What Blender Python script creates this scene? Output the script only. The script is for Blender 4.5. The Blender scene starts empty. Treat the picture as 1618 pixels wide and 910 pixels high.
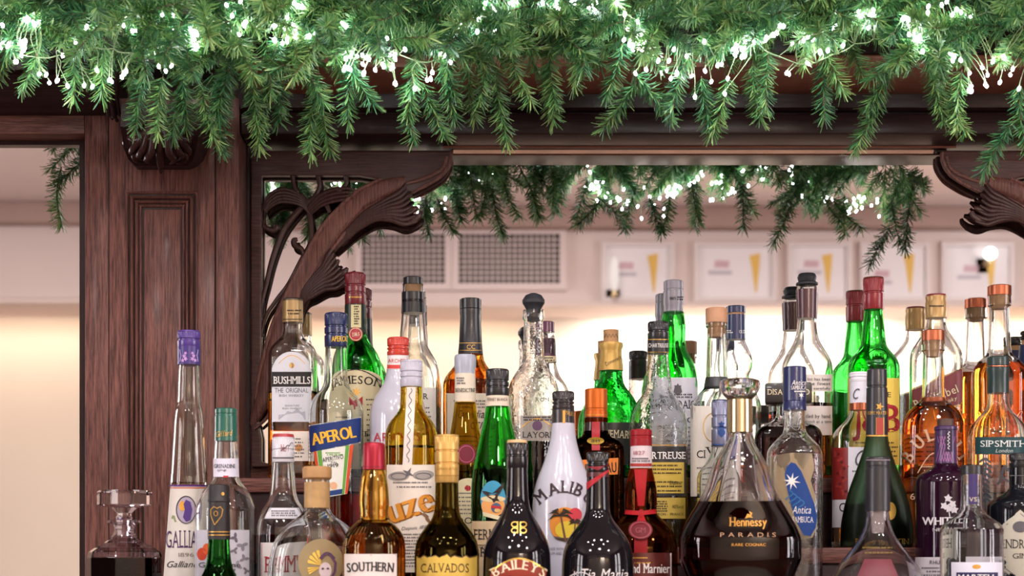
import bpy, bmesh, math, random
from mathutils import Vector, Matrix, geometry

C = bpy.context.scene
COL = C.collection
PI = math.pi

# ------------------------------------------------------------------ camera, world, lights, exposure
F, VX, VY, D = 2600.0, 765.0, 912.0, 2.5      # focal length (px of the 1618 frame), eye level, distance of the big mirror

cam_data = bpy.data.cameras.new('camera')
cam = bpy.data.objects.new('camera', cam_data)
COL.objects.link(cam)
cam.location = (0, -D, 0)
cam.rotation_euler = (PI / 2, 0, 0)
cam_data.sensor_width = 36
cam_data.lens = 36 * F / 1618
cam_data.shift_x = (809 - VX) / 1618
cam_data.shift_y = (VY - 455) / 1618
cam_data.clip_start = 0.05
cam_data.dof.use_dof = True
cam_data.dof.focus_distance = 2.34
cam_data.dof.aperture_fstop = 5.6
C.camera = cam

world = bpy.data.worlds.new('world')
C.world = world
world.use_nodes = True
world.node_tree.nodes['Background'].inputs[0].default_value = (1.0, 0.9, 0.85, 1)
world.node_tree.nodes['Background'].inputs[1].default_value = 0.3

def area(name, loc, rot, sx, sy, power, col=(1, 0.93, 0.86), shape='RECTANGLE'):
    l = bpy.data.lights.new(name, 'AREA')
    l.shape = shape; l.size = sx; l.size_y = sy; l.energy = power; l.color = col
    o = bpy.data.objects.new(name, l)
    o.location = loc; o.rotation_euler = rot
    COL.objects.link(o)
    return o

# ceiling fittings of the bar room (z = 0 is eye level, the ceiling is at 1.85)
for i, (x, y, s, p) in enumerate([(-1.15, -1.75, 0.15, 13), (-0.35, -1.75, 0.15, 13), (0.45, -1.75, 0.15, 13), (1.25, -1.75, 0.15, 13), (-0.75, -2.5, 0.15, 11), (0.85, -2.5, 0.15, 11),
                                  (-1.7, -3.6, 0.5, 40), (0.3, -3.6, 0.5, 40), (2.3, -3.6, 0.5, 40)]):
    area('ceiling_light', (x, y, 1.83), (0, 0, 0), s, s, p, (1.0, 0.94, 0.93), 'ELLIPSE')
# added fill panels on the side walls that light the bar from the front
SIDE_FILLS = ((-4.36, -2.2, -90), (-4.36, -3.3, -90), (4.36, -2.1, 90), (4.36, -3.2, 90))
for (x, y, a_) in SIDE_FILLS:
    area('side_fill_light', (x, y, 0.4), (math.radians(90), 0, math.radians(a_)), 0.6, 1.9, 52, (1.0, 0.93, 0.95))
# added fill lights aimed at the bulkhead to brighten it, no fitting there
for x, p in ((-2.6, 3.5), (0.2, 5.5), (3.0, 8)):
    area('bulkhead_fill', (x, -4.3, 1.80), (math.radians(-52), 0, 0), 0.5, 0.15, p, (1.0, 0.90, 0.88))
# tubes hidden above the lower wall, under the bulkhead
area('bulkhead_tube', (1.35, -6.0, 1.33), (math.radians(-18), 0, 0), 1.2, 0.12, 115, (1.0, 0.97, 0.96))
area('bulkhead_tube', (-0.6, -6.0, 1.33), (math.radians(-18), 0, 0), 1.6, 0.12, 5.2, (1.0, 0.76, 0.58))
area('bulkhead_tube', (-2.6, -6.0, 1.33), (math.radians(-18), 0, 0), 1.4, 0.12, 4.2, (1.0, 0.80, 0.64))
area('bulkhead_tube', (3.0, -6.0, 1.33), (math.radians(-18), 0, 0), 1.2, 0.12, 16, (1.0, 0.80, 0.62))

vs = C.view_settings
C.display_settings.display_device = 'sRGB'
vs.view_transform = 'Standard'; vs.look = 'None'; vs.gamma = 1; vs.use_curve_mapping = False
vs.exposure = -0.08
cy = C.cycles
cy.max_bounces = 24; cy.transmission_bounces = 20; cy.glossy_bounces = 8; cy.diffuse_bounces = 3; cy.transparent_max_bounces = 12
cy.use_denoising = True
cy.sample_clamp_indirect = 6
cy.sample_clamp_direct = 0
cy.blur_glossy = 0.5

# ------------------------------------------------------------------ materials
def lin(h):
    h = h.lstrip('#')
    v = [int(h[i:i + 2], 16) / 255 for i in (0, 2, 4)]
    return tuple(x / 12.92 if x <= 0.04045 else ((x + 0.055) / 1.055) ** 2.4 for x in v)

MATS = {}
def newmat(name):
    m = bpy.data.materials.new(name); m.use_nodes = True
    nt = m.node_tree; nt.nodes.clear()
    out = nt.nodes.new('ShaderNodeOutputMaterial')
    return m, nt, out

def N(nt, typ, **kw):
    n = nt.nodes.new(typ)
    for k, v in kw.items(): setattr(n, k, v)
    return n

def surf(col, rough=0.4, metal=0.0, coat=0.0, spec=0.5, vary=0.12, scale=60, bump=0.0, sub=0.0, trans=0.0):
    key = ('s', col, rough, metal, coat, spec, vary, scale, bump, sub, trans)
    if key in MATS: return MATS[key]
    m, nt, out = newmat('surface')
    b = N(nt, 'ShaderNodeBsdfPrincipled')
    c = lin(col) if isinstance(col, str) else col
    tc = N(nt, 'ShaderNodeTexCoord'); nz = N(nt, 'ShaderNodeTexNoise')
    nz.inputs['Scale'].default_value = scale; nz.inputs['Detail'].default_value = 4
    nt.links.new(tc.outputs['Object'], nz.inputs['Vector'])
    mx = N(nt, 'ShaderNodeMix', data_type='RGBA')
    mx.inputs[6].default_value = tuple(x * (1 - vary) for x in c) + (1,)
    mx.inputs[7].default_value = tuple(min(1, x * (1 + vary)) for x in c) + (1,)
    nt.links.new(nz.outputs['Fac'], mx.inputs[0])
    nt.links.new(mx.outputs[2], b.inputs['Base Color'])
    b.inputs['Roughness'].default_value = rough
    b.inputs['Metallic'].default_value = metal
    b.inputs['Specular IOR Level'].default_value = spec
    b.inputs['Coat Weight'].default_value = coat; b.inputs['Coat Roughness'].default_value = 0.04
    b.inputs['Transmission Weight'].default_value = trans
    if sub:
        b.inputs['Subsurface Weight'].default_value = sub; b.inputs['Subsurface Radius'].default_value = (0.01, 0.01, 0.01)
    if bump:
        bp = N(nt, 'ShaderNodeBump'); bp.inputs['Strength'].default_value = bump; bp.inputs['Distance'].default_value = 0.002
        nt.links.new(nz.outputs['Fac'], bp.inputs['Height']); nt.links.new(bp.outputs['Normal'], b.inputs['Normal'])
    nt.links.new(b.outputs[0], out.inputs[0])
    MATS[key] = m
    return m

def paper(col): return surf(col, 0.55, spec=0.3, vary=0.05, scale=140)
def ink(col): return surf(col, 0.5, spec=0.3, vary=0.03, scale=200)
def plastic(col, rough=0.3): return surf(col, rough, coat=0.3, vary=0.08, scale=80)
def foil(col, rough=0.4): return surf(col, rough, metal=0.4, vary=0.12, scale=90)

def glass(col=(0.97, 0.985, 0.98), rough=0.0, ior=1.48, bump=0.0, bscale=40):
    key = ('g', col, rough, ior, bump, bscale)
    if key in MATS: return MATS[key]
    m, nt, out = newmat('glass')
    g = N(nt, 'ShaderNodeBsdfGlass')
    g.inputs['Color'].default_value = tuple(col) + (1,)
    g.inputs['Roughness'].default_value = rough; g.inputs['IOR'].default_value = ior
    if bump:
        tc = N(nt, 'ShaderNodeTexCoord'); nz = N(nt, 'ShaderNodeTexNoise'); bp = N(nt, 'ShaderNodeBump')
        nz.inputs['Scale'].default_value = bscale
        bp.inputs['Strength'].default_value = bump; bp.inputs['Distance'].default_value = 0.003
        nt.links.new(tc.outputs['Object'], nz.inputs['Vector']); nt.links.new(nz.outputs['Fac'], bp.inputs['Height'])
        nt.links.new(bp.outputs['Normal'], g.inputs['Normal'])
    nt.links.new(g.outputs[0], out.inputs[0])
    MATS[key] = m
    return m

def liquid_mat(col):
    key = ('l', col)
    if key in MATS: return MATS[key]
    m, nt, out = newmat('liquid')
    g = N(nt, 'ShaderNodeBsdfRefraction')
    g.inputs['Color'].default_value = tuple(col) + (1,)
    g.inputs['Roughness'].default_value = 0.0; g.inputs['IOR'].default_value = 1.01
    nt.links.new(g.outputs[0], out.inputs[0])
    MATS[key] = m
    return m

def emit(col, strength):
    key = ('e', col, strength)
    if key in MATS: return MATS[key]
    m, nt, out = newmat('lamp_glow')
    e = N(nt, 'ShaderNodeEmission')
    e.inputs[0].default_value = tuple(col) + (1,); e.inputs[1].default_value = strength
    nt.links.new(e.outputs[0], out.inputs[0])
    MATS[key] = m
    return m

def wood(axis='z', c1=(0.21, 0.088, 0.070), c2=(0.045, 0.0165, 0.0140), rough=0.42, key2=''):
    key = ('w', axis, c1, c2, rough)
    if key in MATS: return MATS[key]
    m, nt, out = newmat('mahogany')
    b = N(nt, 'ShaderNodeBsdfPrincipled')
    tc = N(nt, 'ShaderNodeTexCoord'); mp = N(nt, 'ShaderNodeMapping')
    sc = {'z': (260, 260, 14), 'x': (14, 260, 260), 'y': (260, 14, 260)}[axis]
    mp.inputs['Scale'].default_value = sc
    nt.links.new(tc.outputs['Object'], mp.inputs['Vector'])
    nz = N(nt, 'ShaderNodeTexNoise'); nz.inputs['Scale'].default_value = 1.6; nz.inputs['Detail'].default_value = 6; nz.inputs['Roughness'].default_value = 0.7
    nt.links.new(mp.outputs[0], nz.inputs['Vector'])
    nz2 = N(nt, 'ShaderNodeTexNoise'); nz2.inputs['Scale'].default_value = 6; nz2.inputs['Detail'].default_value = 3
    nt.links.new(tc.outputs['Object'], nz2.inputs['Vector'])
    rp = N(nt, 'ShaderNodeValToRGB')
    rp.color_ramp.elements[0].position = 0.36; rp.color_ramp.elements[0].color = c2 + (1,)
    rp.color_ramp.elements[1].position = 0.66; rp.color_ramp.elements[1].color = c1 + (1,)
    nt.links.new(nz.outputs['Fac'], rp.inputs[0])
    mx = N(nt, 'ShaderNodeMix', data_type='RGBA', blend_type='MULTIPLY'); mx.inputs[0].default_value = 0.5
    nt.links.new(rp.outputs[0], mx.inputs[6])
    rp2 = N(nt, 'ShaderNodeValToRGB')
    rp2.color_ramp.elements[0].position = 0.3; rp2.color_ramp.elements[0].color = (0.55, 0.5, 0.5, 1)
    rp2.color_ramp.elements[1].position = 0.7; rp2.color_ramp.elements[1].color = (1.15, 1.1, 1.1, 1)
    nt.links.new(nz2.outputs['Fac'], rp2.inputs[0]); nt.links.new(rp2.outputs[0], mx.inputs[7])
    nt.links.new(mx.outputs[2], b.inputs['Base Color'])
    b.inputs['Roughness'].default_value = rough
    b.inputs['Specular IOR Level'].default_value = 0.22
    b.inputs['Coat Weight'].default_value = 0.06; b.inputs['Coat Roughness'].default_value = 0.15
    bp = N(nt, 'ShaderNodeBump'); bp.inputs['Strength'].default_value = 0.25; bp.inputs['Distance'].default_value = 0.0006
    nt.links.new(nz.outputs['Fac'], bp.inputs['Height']); nt.links.new(bp.outputs[0], b.inputs['Normal'])
    nt.links.new(b.outputs[0], out.inputs[0])
    MATS[key] = m
    return m

def mirror_mat():
    m, nt, out = newmat('mirror_silver')
    g = N(nt, 'ShaderNodeBsdfAnisotropic') if False else N(nt, 'ShaderNodeBsdfGlossy')
    g.inputs['Color'].default_value = (0.86, 0.87, 0.86, 1); g.inputs['Roughness'].default_value = 0.0
    nt.links.new(g.outputs[0], out.inputs[0])
    return m
MIRROR = mirror_mat()

def needle_mat():
    m, nt, out = newmat('pine_needles')
    b = N(nt, 'ShaderNodeBsdfPrincipled')
    at = N(nt, 'ShaderNodeAttribute'); at.attribute_name = 'tint'
    oi = N(nt, 'ShaderNodeObjectInfo')
    ad = N(nt, 'ShaderNodeMath', operation='MULTIPLY_ADD'); ad.inputs[1].default_value = 0.35
    nt.links.new(oi.outputs['Random'], ad.inputs[0]); nt.links.new(at.outputs['Fac'], ad.inputs[2])
    rp = N(nt, 'ShaderNodeValToRGB')
    e = rp.color_ramp.elements
    e[0].position = 0.05; e[0].color = (0.010, 0.060, 0.030, 1)
    e[1].position = 1.0; e[1].color = (0.33, 0.48, 0.16, 1)
    k = e.new(0.45); k.color = (0.036, 0.160, 0.060, 1)
    k = e.new(0.75); k.color = (0.13, 0.31, 0.085, 1)
    nt.links.new(ad.outputs[0], rp.inputs[0]); nt.links.new(rp.outputs[0], b.inputs['Base Color'])
    b.inputs['Roughness'].default_value = 0.38
    b.inputs['Specular IOR Level'].default_value = 0.55
    nt.links.new(b.outputs[0], out.inputs[0])
    return m

# ------------------------------------------------------------------ object helpers
def W(px, py, y):
    """a point on the plane y (0 = mirror, negative towards the room) seen at photo pixel px, py"""
    d = D + y
    return Vector(((px - VX) * d / F, y, (VY - py) * d / F))

def link(name, me, mat=None, parent=None):
    o = bpy.data.objects.new(name, me)
    COL.objects.link(o)
    if mat is not None and len(me.materials) == 0: me.materials.append(mat)
    if parent is not None: o.parent = parent
    return o

def bm_obj(name, bm, mat, parent=None, smooth=False, angle=None, recalc=False):
    if recalc: bmesh.ops.recalc_face_normals(bm, faces=bm.faces)
    me = bpy.data.meshes.new(name)
    bm.to_mesh(me); bm.free()
    if smooth:
        me.polygons.foreach_set('use_smooth', [True] * len(me.polygons))
        if angle: me.set_sharp_from_angle(angle=math.radians(angle))
    return link(name, me, mat, parent)

def py_obj(name, verts, faces, mat, parent=None, smooth=False, angle=None):
    me = bpy.data.meshes.new(name)
    me.from_pydata([tuple(v) for v in verts], [], faces)
    me.update()
    if smooth:
        me.polygons.foreach_set('use_smooth', [True] * len(me.polygons))
        if angle: me.set_sharp_from_angle(angle=math.radians(angle))
    return link(name, me, mat, parent)

def empty(name, loc=(0, 0, 0), rz=0):
    o = bpy.data.objects.new(name, None)
    COL.objects.link(o); o.location = loc; o.rotation_euler = (0, 0, rz); o.empty_display_size = 0.02
    return o

def tag(o, label, cat, group=None, kind=None):
    o['label'] = label; o['category'] = cat
    if group: o['group'] = group
    if kind: o['kind'] = kind
    return o

def add_box(bm, x0, x1, y0, y1, z0, z1, bev=0.0):
    vs_ = [bm.verts.new(p) for p in ((x0, y0, z0), (x1, y0, z0), (x1, y1, z0), (x0, y1, z0), (x0, y0, z1), (x1, y0, z1), (x1, y1, z1), (x0, y1, z1))]
    fs = [bm.faces.new([vs_[i] for i in q]) for q in ((3, 2, 1, 0), (4, 5, 6, 7), (0, 1, 5, 4), (1, 2, 6, 5), (2, 3, 7, 6), (3, 0, 4, 7))]
    if bev:
        es = list({e for f in fs for e in f.edges})
        bmesh.ops.bevel(bm, geom=es, offset=bev, segments=2, profile=0.5, affect='EDGES')

def box(name, x0, x1, y0, y1, z0, z1, mat, parent=None, bev=0.0, smooth=False):
    bm = bmesh.new()
    add_box(bm, min(x0, x1), max(x0, x1), min(y0, y1), max(y0, y1), min(z0, z1), max(z0, z1), bev)
    return bm_obj(name, bm, mat, parent, smooth=bool(bev), angle=40)

def pbox(name, px0, px1, py0, py1, y0, y1, mat, parent=None, bev=0.002):
    """box whose front face (y0, nearer the room) covers a photo rectangle"""
    a = W(px0, py1, y0); b = W(px1, py0, y0)
    return box(name, a.x, b.x, y0, y1, a.z, b.z, mat, parent, bev)

def extrude_x(name, prof, x0, x1, mat, parent=None, smooth=True, angle=35):
    """closed (y, z) section run along x"""
    n = len(prof)
    v = [(x0, y, z) for y, z in prof] + [(x1, y, z) for y, z in prof]
    f = [(i, (i + 1) % n, n + (i + 1) % n, n + i) for i in range(n)]
    bm = bmesh.new()
    bv = [bm.verts.new(p) for p in v]
    for q in f: bm.faces.new([bv[i] for i in q])
    bm.faces.new(bv[:n]); bm.faces.new(bv[n:])
    return bm_obj(name, bm, mat, parent, smooth=smooth, angle=angle, recalc=True)

def catmull(pts, per=8):
    out = []
    n = len(pts)
    P = [Vector(p) for p in pts]
    for i in range(n - 1):
        p0 = P[max(i - 1, 0)]; p1 = P[i]; p2 = P[i + 1]; p3 = P[min(i + 2, n - 1)]
        for k in range(per):
            t = k / per
            out.append(0.5 * ((2 * p1) + (p2 - p0) * t + (2 * p0 - 5 * p1 + 4 * p2 - p3) * t * t + (3 * p1 - p0 - 3 * p2 + p3) * t ** 3))
    out.append(P[-1])
    return out

def add_sweep(bm, pts, sx=1.0, depth=None, seg=10, square=0.0, up=Vector((0, 1, 0))):
    """pts: list of Vector(x, y, z, radius) already dense; section is an ellipse, in-plane radius r, across-plane depth"""
    rings = []
    n = len(pts)
    for i, p in enumerate(pts):
        c = Vector(p[:3]); r = p[3]
        a = Vector(pts[max(i - 1, 0)][:3]); b = Vector(pts[min(i + 1, n - 1)][:3])
        t = (b - a)
        if t.length < 1e-9: t = Vector((0, 0, 1))
        t.normalize()
        u = up - t * up.dot(t)
        if u.length < 1e-4: u = Vector((1, 0, 0)) - t * t.x
        u.normalize(); v = t.cross(u)
        dd = r if depth is None else depth * (r if callable(depth) else 1)
        ring = []
        for k in range(seg):
            th = 2 * PI * (k + 0.5) / seg
            cx, sy = math.cos(th), math.sin(th)
            if square:
                cx = math.copysign(abs(cx) ** (2 / square), cx); sy = math.copysign(abs(sy) ** (2 / square), sy)
            ring.append(bm.verts.new(c + v * (cx * r * sx) + u * (sy * dd)))
        rings.append(ring)
    for a, b in zip(rings, rings[1:]):
        for k in range(seg):
            bm.faces.new((a[k], a[(k + 1) % seg], b[(k + 1) % seg], b[k]))
    bm.faces.new(rings[0][::-1]); bm.faces.new(rings[-1])

def pchip(xs, ys):
    n = len(xs)
    h = [xs[i + 1] - xs[i] for i in range(n - 1)]
    dl = [(ys[i + 1] - ys[i]) / h[i] if h[i] else 0 for i in range(n - 1)]
    m = [0.0] * n
    m[0] = dl[0]; m[-1] = dl[-1]
    for i in range(1, n - 1):
        if dl[i - 1] * dl[i] <= 0: m[i] = 0
        else:
            w1 = 2 * h[i] + h[i - 1]; w2 = h[i] + 2 * h[i - 1]
            m[i] = (w1 + w2) / (w1 / dl[i - 1] + w2 / dl[i])
    def f(x):
        if x <= xs[0]: return ys[0]
        if x >= xs[-1]: return ys[-1]
        i = 0
        while x > xs[i + 1]: i += 1
        t = (x - xs[i]) / h[i]
        return ((1 + 2 * t) * (1 - t) ** 2 * ys[i] + t * (1 - t) ** 2 * h[i] * m[i] + t * t * (3 - 2 * t) * ys[i + 1] + t * t * (t - 1) * h[i] * m[i + 1])
    return f

# glyph outlines, taken once per character from the built-in font
GL = {}
_tc = bpy.data.curves.new('glyph_source', 'FONT'); _tc.dimensions = '2D'; _tc.fill_mode = 'FRONT'; _tc.resolution_u = 3
_to = bpy.data.objects.new('glyph_source', _tc)
def glyph(ch):
    if ch in GL: return GL[ch]
    if _to.name not in COL.objects: COL.objects.link(_to)
    _tc.body = ch
    dg = bpy.context.evaluated_depsgraph_get(); dg.update()
    me = bpy.data.meshes.new_from_object(_to.evaluated_get(dg))
    v = [(p.co.x, p.co.y) for p in me.vertices]; f = [tuple(p.vertices) for p in me.polygons]
    bpy.data.meshes.remove(me)
    if v:
        x0 = min(p[0] for p in v); x1 = max(p[0] for p in v)
        v = [(p[0] - x0, p[1]) for p in v]
        GL[ch] = (v, f, x1 - x0)
    else: GL[ch] = ([], [], 0.25)
    return GL[ch]
SERIF = {'A': 'bl br', 'B': 'bl tl', 'D': 'bl tl', 'E': 'bl tl', 'F': 'bl tl', 'H': 'bl br tl tr', 'I': 'bc tc', 'K': 'bl br tl tr', 'L': 'bl tl', 'M': 'bl br tl tr',
         'N': 'bl tl tr', 'P': 'bl tl', 'R': 'bl br tl', 'T': 'bc', 'U': 'tl tr', 'V': 'tl tr', 'W': 'tl tr', 'X': 'bl br tl tr', 'Y': 'tl tr bc'}
CAPH = 0.70

def text_2d(s, x0, x1, yb, h, arch=0.0, tilt=0.0, serif=False, shear=0.0, gap=0.10, bold=0.0):
    """flat glyphs laid from x0 to x1 in photo pixels on the baseline yb with capitals h px high"""
    sy = h / CAPH
    adv = []; tot = 0
    for ch in s:
        w = 0.28 if ch == ' ' else glyph(ch)[2]
        adv.append((ch, tot, w)); tot += w + gap
    tot -= gap
    sx = (x1 - x0) / tot
    V, Fc = [], []
    for ch, a, w in adv:
        if ch == ' ': continue
        v, f, _ = glyph(ch)
        v = list(v); f = list(f)
        if bold:
            n0 = len(v); v = v + [(x + bold, y) for x, y in v]; f = f + [tuple(i + n0 for i in q) for q in f]
        if serif and ch in SERIF:
            ss = 0.07
            for tkn in SERIF[ch].split():
                zz = 0.0 if tkn[0] == 'b' else CAPH - 0.045
                cx = {'l': 0.05, 'r': w - 0.05, 'c': w / 2}[tkn[1]]
                n0 = len(v)
                v += [(cx - ss - 0.05, zz), (cx + ss + 0.05, zz), (cx + ss + 0.05, zz + 0.05), (cx - ss - 0.05, zz + 0.05)]
                f.append((n0, n0 + 1, n0 + 2, n0 + 3))
        u = ((a + w / 2) / tot)
        q = 2 * u - 1
        ym = yb - arch * (1 - q * q) + tilt * (u - 0.5)
        slope = (2 * arch * q * 2 + tilt) / (x1 - x0)
        ang = math.atan(slope)
        ca, sa = math.cos(ang), math.sin(ang)
        xm = x0 + (a + w / 2) * sx
        n0 = len(V)
        for gx, gy in v:
            lx = (gx - w / 2 + shear * gy) * sx; ly = -gy * sy
            V.append((xm + lx * ca - ly * sa, ym + lx * sa + ly * ca))
        Fc += [tuple(i + n0 for i in q_) for q_ in f]
    return V, Fc

# ------------------------------------------------------------------ bottles
GROUP = 'bottles crowded on the back bar'
class Bottle:
    def __init__(s, name, label, cx, y, zs, cat='bottle', ratio=1.0, n=2.0, seg=40, turn=0.0):
        s.cx, s.y, s.zs, s.ratio, s.n, s.seg = cx, y, zs, ratio, n, seg
        d = D + y
        X = (cx - VX) * d / F
        s.phi = -math.atan2(X, d); s.Dh = math.hypot(X, d)
        s.root = empty(name, (X, y, zs + 0.0006), s.phi)
        tag(s.root, label, cat, GROUP if cat == 'bottle' else None)
        s.profs = []; s.rn = 0.016; s.rb = 0.04
    def ray(s, px, py):
        wx, wz = (px - VX) / F, (VY - py) / F
        c, sn = math.cos(s.phi), math.sin(s.phi)
        return wx * c + sn, -wx * sn + c, wz
    def R(s, hw, py=600):
        a = s.ray(s.cx - hw, py); b = s.ray(s.cx + hw, py)
        return (b[0] / b[1] - a[0] / a[1]) * s.Dh / 2
    def Z(s, py, r=0.0):
        a = s.ray(s.cx, py)
        return -s.zs + (s.Dh - 0.7 * r) * a[2] / a[1]
    def zr(s, prof):
        return [(s.Z(py, s.R(hw)), s.R(hw)) for py, hw in prof]
    def shape(s, r):
        t = min(1, max(0, (r - s.rn) / max(1e-6, s.rb - s.rn)))
        t = t * t * (3 - 2 * t)
        return 2 + (s.n - 2) * t, 1 + (s.ratio - 1) * t
    def r_at(s, z):
        best = 0
        for zr in s.profs:
            if zr[-1][0] - 1e-6 <= z <= zr[0][0] + 1e-6:
                for (z0, r0), (z1, r1) in zip(zr, zr[1:]):
                    if z1 <= z <= z0:
                        r = r0 if z0 == z1 else r1 + (r0 - r1) * (z - z1) / (z0 - z1)
                        best = max(best, r); break
        return best or 0.012
    def sp(s, px, py, off=0.0005):
        lx, ly, lz = s.ray(px, py)
        y = -0.02; x = z = 0
        for _ in range(6):
            t = (y + s.Dh) / ly
            x = t * lx; z = -s.zs + t * lz
            r = s.r_at(z); n, q = s.shape(r)
            a = r + off
            u = min(abs(x) / a, 0.992)
            y = -(r * q + off) * (1 - u ** n) ** (1 / n)
        x = max(-a * 0.996, min(a * 0.996, x))
        return (x, y, z)
    def lathe(s, name, path, mat, parent=None, angle=40, plain=False, closed_ends=True):
        """path: [(z, r)] revolved with this bottle's section; r = 0 ends close"""
        seg = s.seg
        bm = bmesh.new(); rings = []
        for z, r in path:
            if r < 1e-5: rings.append([bm.verts.new((0, 0, z))]); continue
            n, q = (2, 1) if plain else s.shape(r)
            ring = []
            for k in range(seg):
                th = 2 * PI * k / seg
                c, sn = math.cos(th), math.sin(th)
                ring.append(bm.verts.new((r * math.copysign(abs(c) ** (2 / n), c), r * q * math.copysign(abs(sn) ** (2 / n), sn), z)))
            rings.append(ring)
        for a, b in zip(rings, rings[1:]):
            if len(a) == 1 and len(b) == 1: continue
            if len(a) == 1:
                for k in range(seg): bm.faces.new((a[0], b[k], b[(k + 1) % seg]))
            elif len(b) == 1:
                for k in range(seg): bm.faces.new((b[0], a[(k + 1) % seg], a[k]))
            else:
                for k in range(seg): bm.faces.new((a[k], b[k], b[(k + 1) % seg], a[(k + 1) % seg]))
        return bm_obj(name, bm, mat, parent or s.root, smooth=True, angle=angle, recalc=True)
    def body(s, prof, mat, wall=0.0028, liquid=None, lmat=None, base_hw=None, name='glass', step=0.0035):
        """prof from the mouth down; closes on the shelf. liquid = photo row of its surface"""
        zr = s.zr(prof)
        zb = zr[-1]
        if zb[0] > 0.012: zr.append((0.007, zb[1]))
        else: zr = [p for p in zr if p[0] > 0.012] + [(0.007, zb[1])]
        s.rn = min(r for z, r in zr); s.rb = max(r for z, r in zr)
        f = pchip([-z for z, r in zr], [r for z, r in zr])
        zs_ = []
        z = zr[0][0]
        cuts = sorted({round(p[0], 5) for p in zr}, reverse=True)
        for a, b in zip(cuts, cuts[1:]):
            k = max(1, min(8, int((a - b) / step)))
            zs_ += [a + (b - a) * i / k for i in range(k)]
        zs_.append(cuts[-1])
        outer = [(z, f(-z)) for z in zs_]
        full = outer + [(0.002, outer[-1][1] * 0.985), (0.0, outer[-1][1] * 0.93)]
        s.profs.append(full)
        if not wall:
            s.g = s.lathe(name, [(full[0][0], 0)] + full + [(0, 0)], mat)
            return s.g
        zl = 0.010
        if liquid is not None: zl = s.Z(liquid, s.rb)
        inner = [(z, max(0.003, r - wall)) for z, r in outer if z > zl + 0.002]
        inner.append((zl, max(0.003, f(-zl) - wall)))
        path = full[::-1]
        path = [(0.0, 0.0)] + path + inner + [(zl, 0.0)]
        s.g = s.lathe(name, path, mat)
        if liquid is not None:
            lo = [(zl - 0.0006, f(-zl) - wall)] + [(z, r - wall) for z, r in outer if zl - 0.002 > z > 0.010] + [(0.009, outer[-1][1] - wall)]
            s.lathe('liquid', [(lo[0][0], 0)] + lo + [(0.009, 0)], lmat)
        return s.g
    def cap(s, prof, mat, name='cap', smooth=False, parent=None, round_=True):
        zr = s.zr(prof)
        if round_:
            z0, r0 = zr[0]
            zr = [(z0, r0 * 0.90)] + [(z0 - 0.0012, r0)] + zr[1:]
        s.profs.append(zr)
        # a plain round solid, closed on both ends
        keep = s.shape
        s.shape = lambda r: (2, 1)
        o = s.lathe(name, [(zr[0][0], 0)] + zr + [(zr[-1][0], 0)], mat, parent, angle=30)
        s.shape = keep
        return o
    def screw(s, y0, y1, hw, mat, name='cap', rings=2, hw2=None):
        """screw cap: a knurled crown, rolled grooves and a plain skirt"""
        hw2 = hw2 or hw
        h = y1 - y0
        crown = y0 + min(0.38 * h, 13)
        rows = [(y0, hw * 0.9, 0), (y0 + 1.2, hw - 0.3, 0), (y0 + 2.4, hw, 0), (y0 + 3.0, hw, 1), (crown - 1.0, hw, 1), (crown, hw - 0.2, 0)]
        step = (y1 - crown) / (rings + 1.2)
        for k in range(rings):
            c = crown + step * (k + 0.65)
            rows += [(c - 2.2, hw, 0), (c - 1.0, hw - 1.7, 0), (c + 0.6, hw - 1.7, 0), (c + 1.8, hw + 0.2, 0)]
        rows += [(y1 - 1.2, hw2, 0), (y1, hw2 - 0.6, 0)]
        zr = [(s.Z(py, s.R(w)), s.R(w)) for py, w, _ in rows]
        s.profs.append(zr)
        seg = 72; bm = bmesh.new(); rr = []
        for (z, r), (_, _, kn) in zip(zr, rows):
            rr.append([bm.verts.new(((r - (0.0006 if kn and k % 2 else 0)) * math.cos(2 * PI * k / seg), (r - (0.0006 if kn and k % 2 else 0)) * math.sin(2 * PI * k / seg), z)) for k in range(seg)])
        for a, b in zip(rr, rr[1:]):
            for k in range(seg): bm.faces.new((a[k], b[k], b[(k + 1) % seg], a[(k + 1) % seg]))
        bm.faces.new(rr[0]); bm.faces.new(rr[-1][::-1])
        return bm_obj(name, bm, mat, s.root, smooth=True, angle=28, recalc=True)
    def square_cap(s, x0, x1, y0, y1, depth, mat, name='cap'):
        a = s.sp_flat(x0, y1, -depth); b = s.sp_flat(x1, y0, -depth)
        s.profs.append([(b[2], depth), (a[2], depth)])
        bm = bmesh.new(); add_box(bm, a[0], b[0], -depth, depth, a[2], b[2], 0.003)
        return bm_obj(name, bm, mat, s.root, smooth=True, angle=40)
    def sp_flat(s, px, py, y):
        lx, ly, lz = s.ray(px, py); t = (y + s.Dh) / ly
        return (t * lx, y, -s.zs + t * lz)
    def quad(s, tl, tr, br, bl, mat, name='label', nx=14, ny=6, off=0.0005, parent=None, lab=None, flat=None):
        v = []; f = []
        for j in range(ny + 1):
            for i in range(nx + 1):
                u, w = i / nx, j / ny
                x = (tl[0] * (1 - u) + tr[0] * u) * (1 - w) + (bl[0] * (1 - u) + br[0] * u) * w
                yy = (tl[1] * (1 - u) + tr[1] * u) * (1 - w) + (bl[1] * (1 - u) + br[1] * u) * w
                v.append(s.sp(x, yy, off) if flat is None else s.sp_flat(x, yy, flat - off))
        for j in range(ny):
            for i in range(nx):
                a = j * (nx + 1) + i
                f.append((a, a + nx + 1, a + nx + 2, a + 1))
        o = py_obj(name, v, f, mat, parent or s.root, smooth=True)
        if lab: o['label'] = lab
        return o
    def rect(s, x0, x1, y0, y1, mat, **kw):
        return s.quad((x0, y0), (x1, y0), (x1, y1), (x0, y1), mat, **kw)
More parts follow.
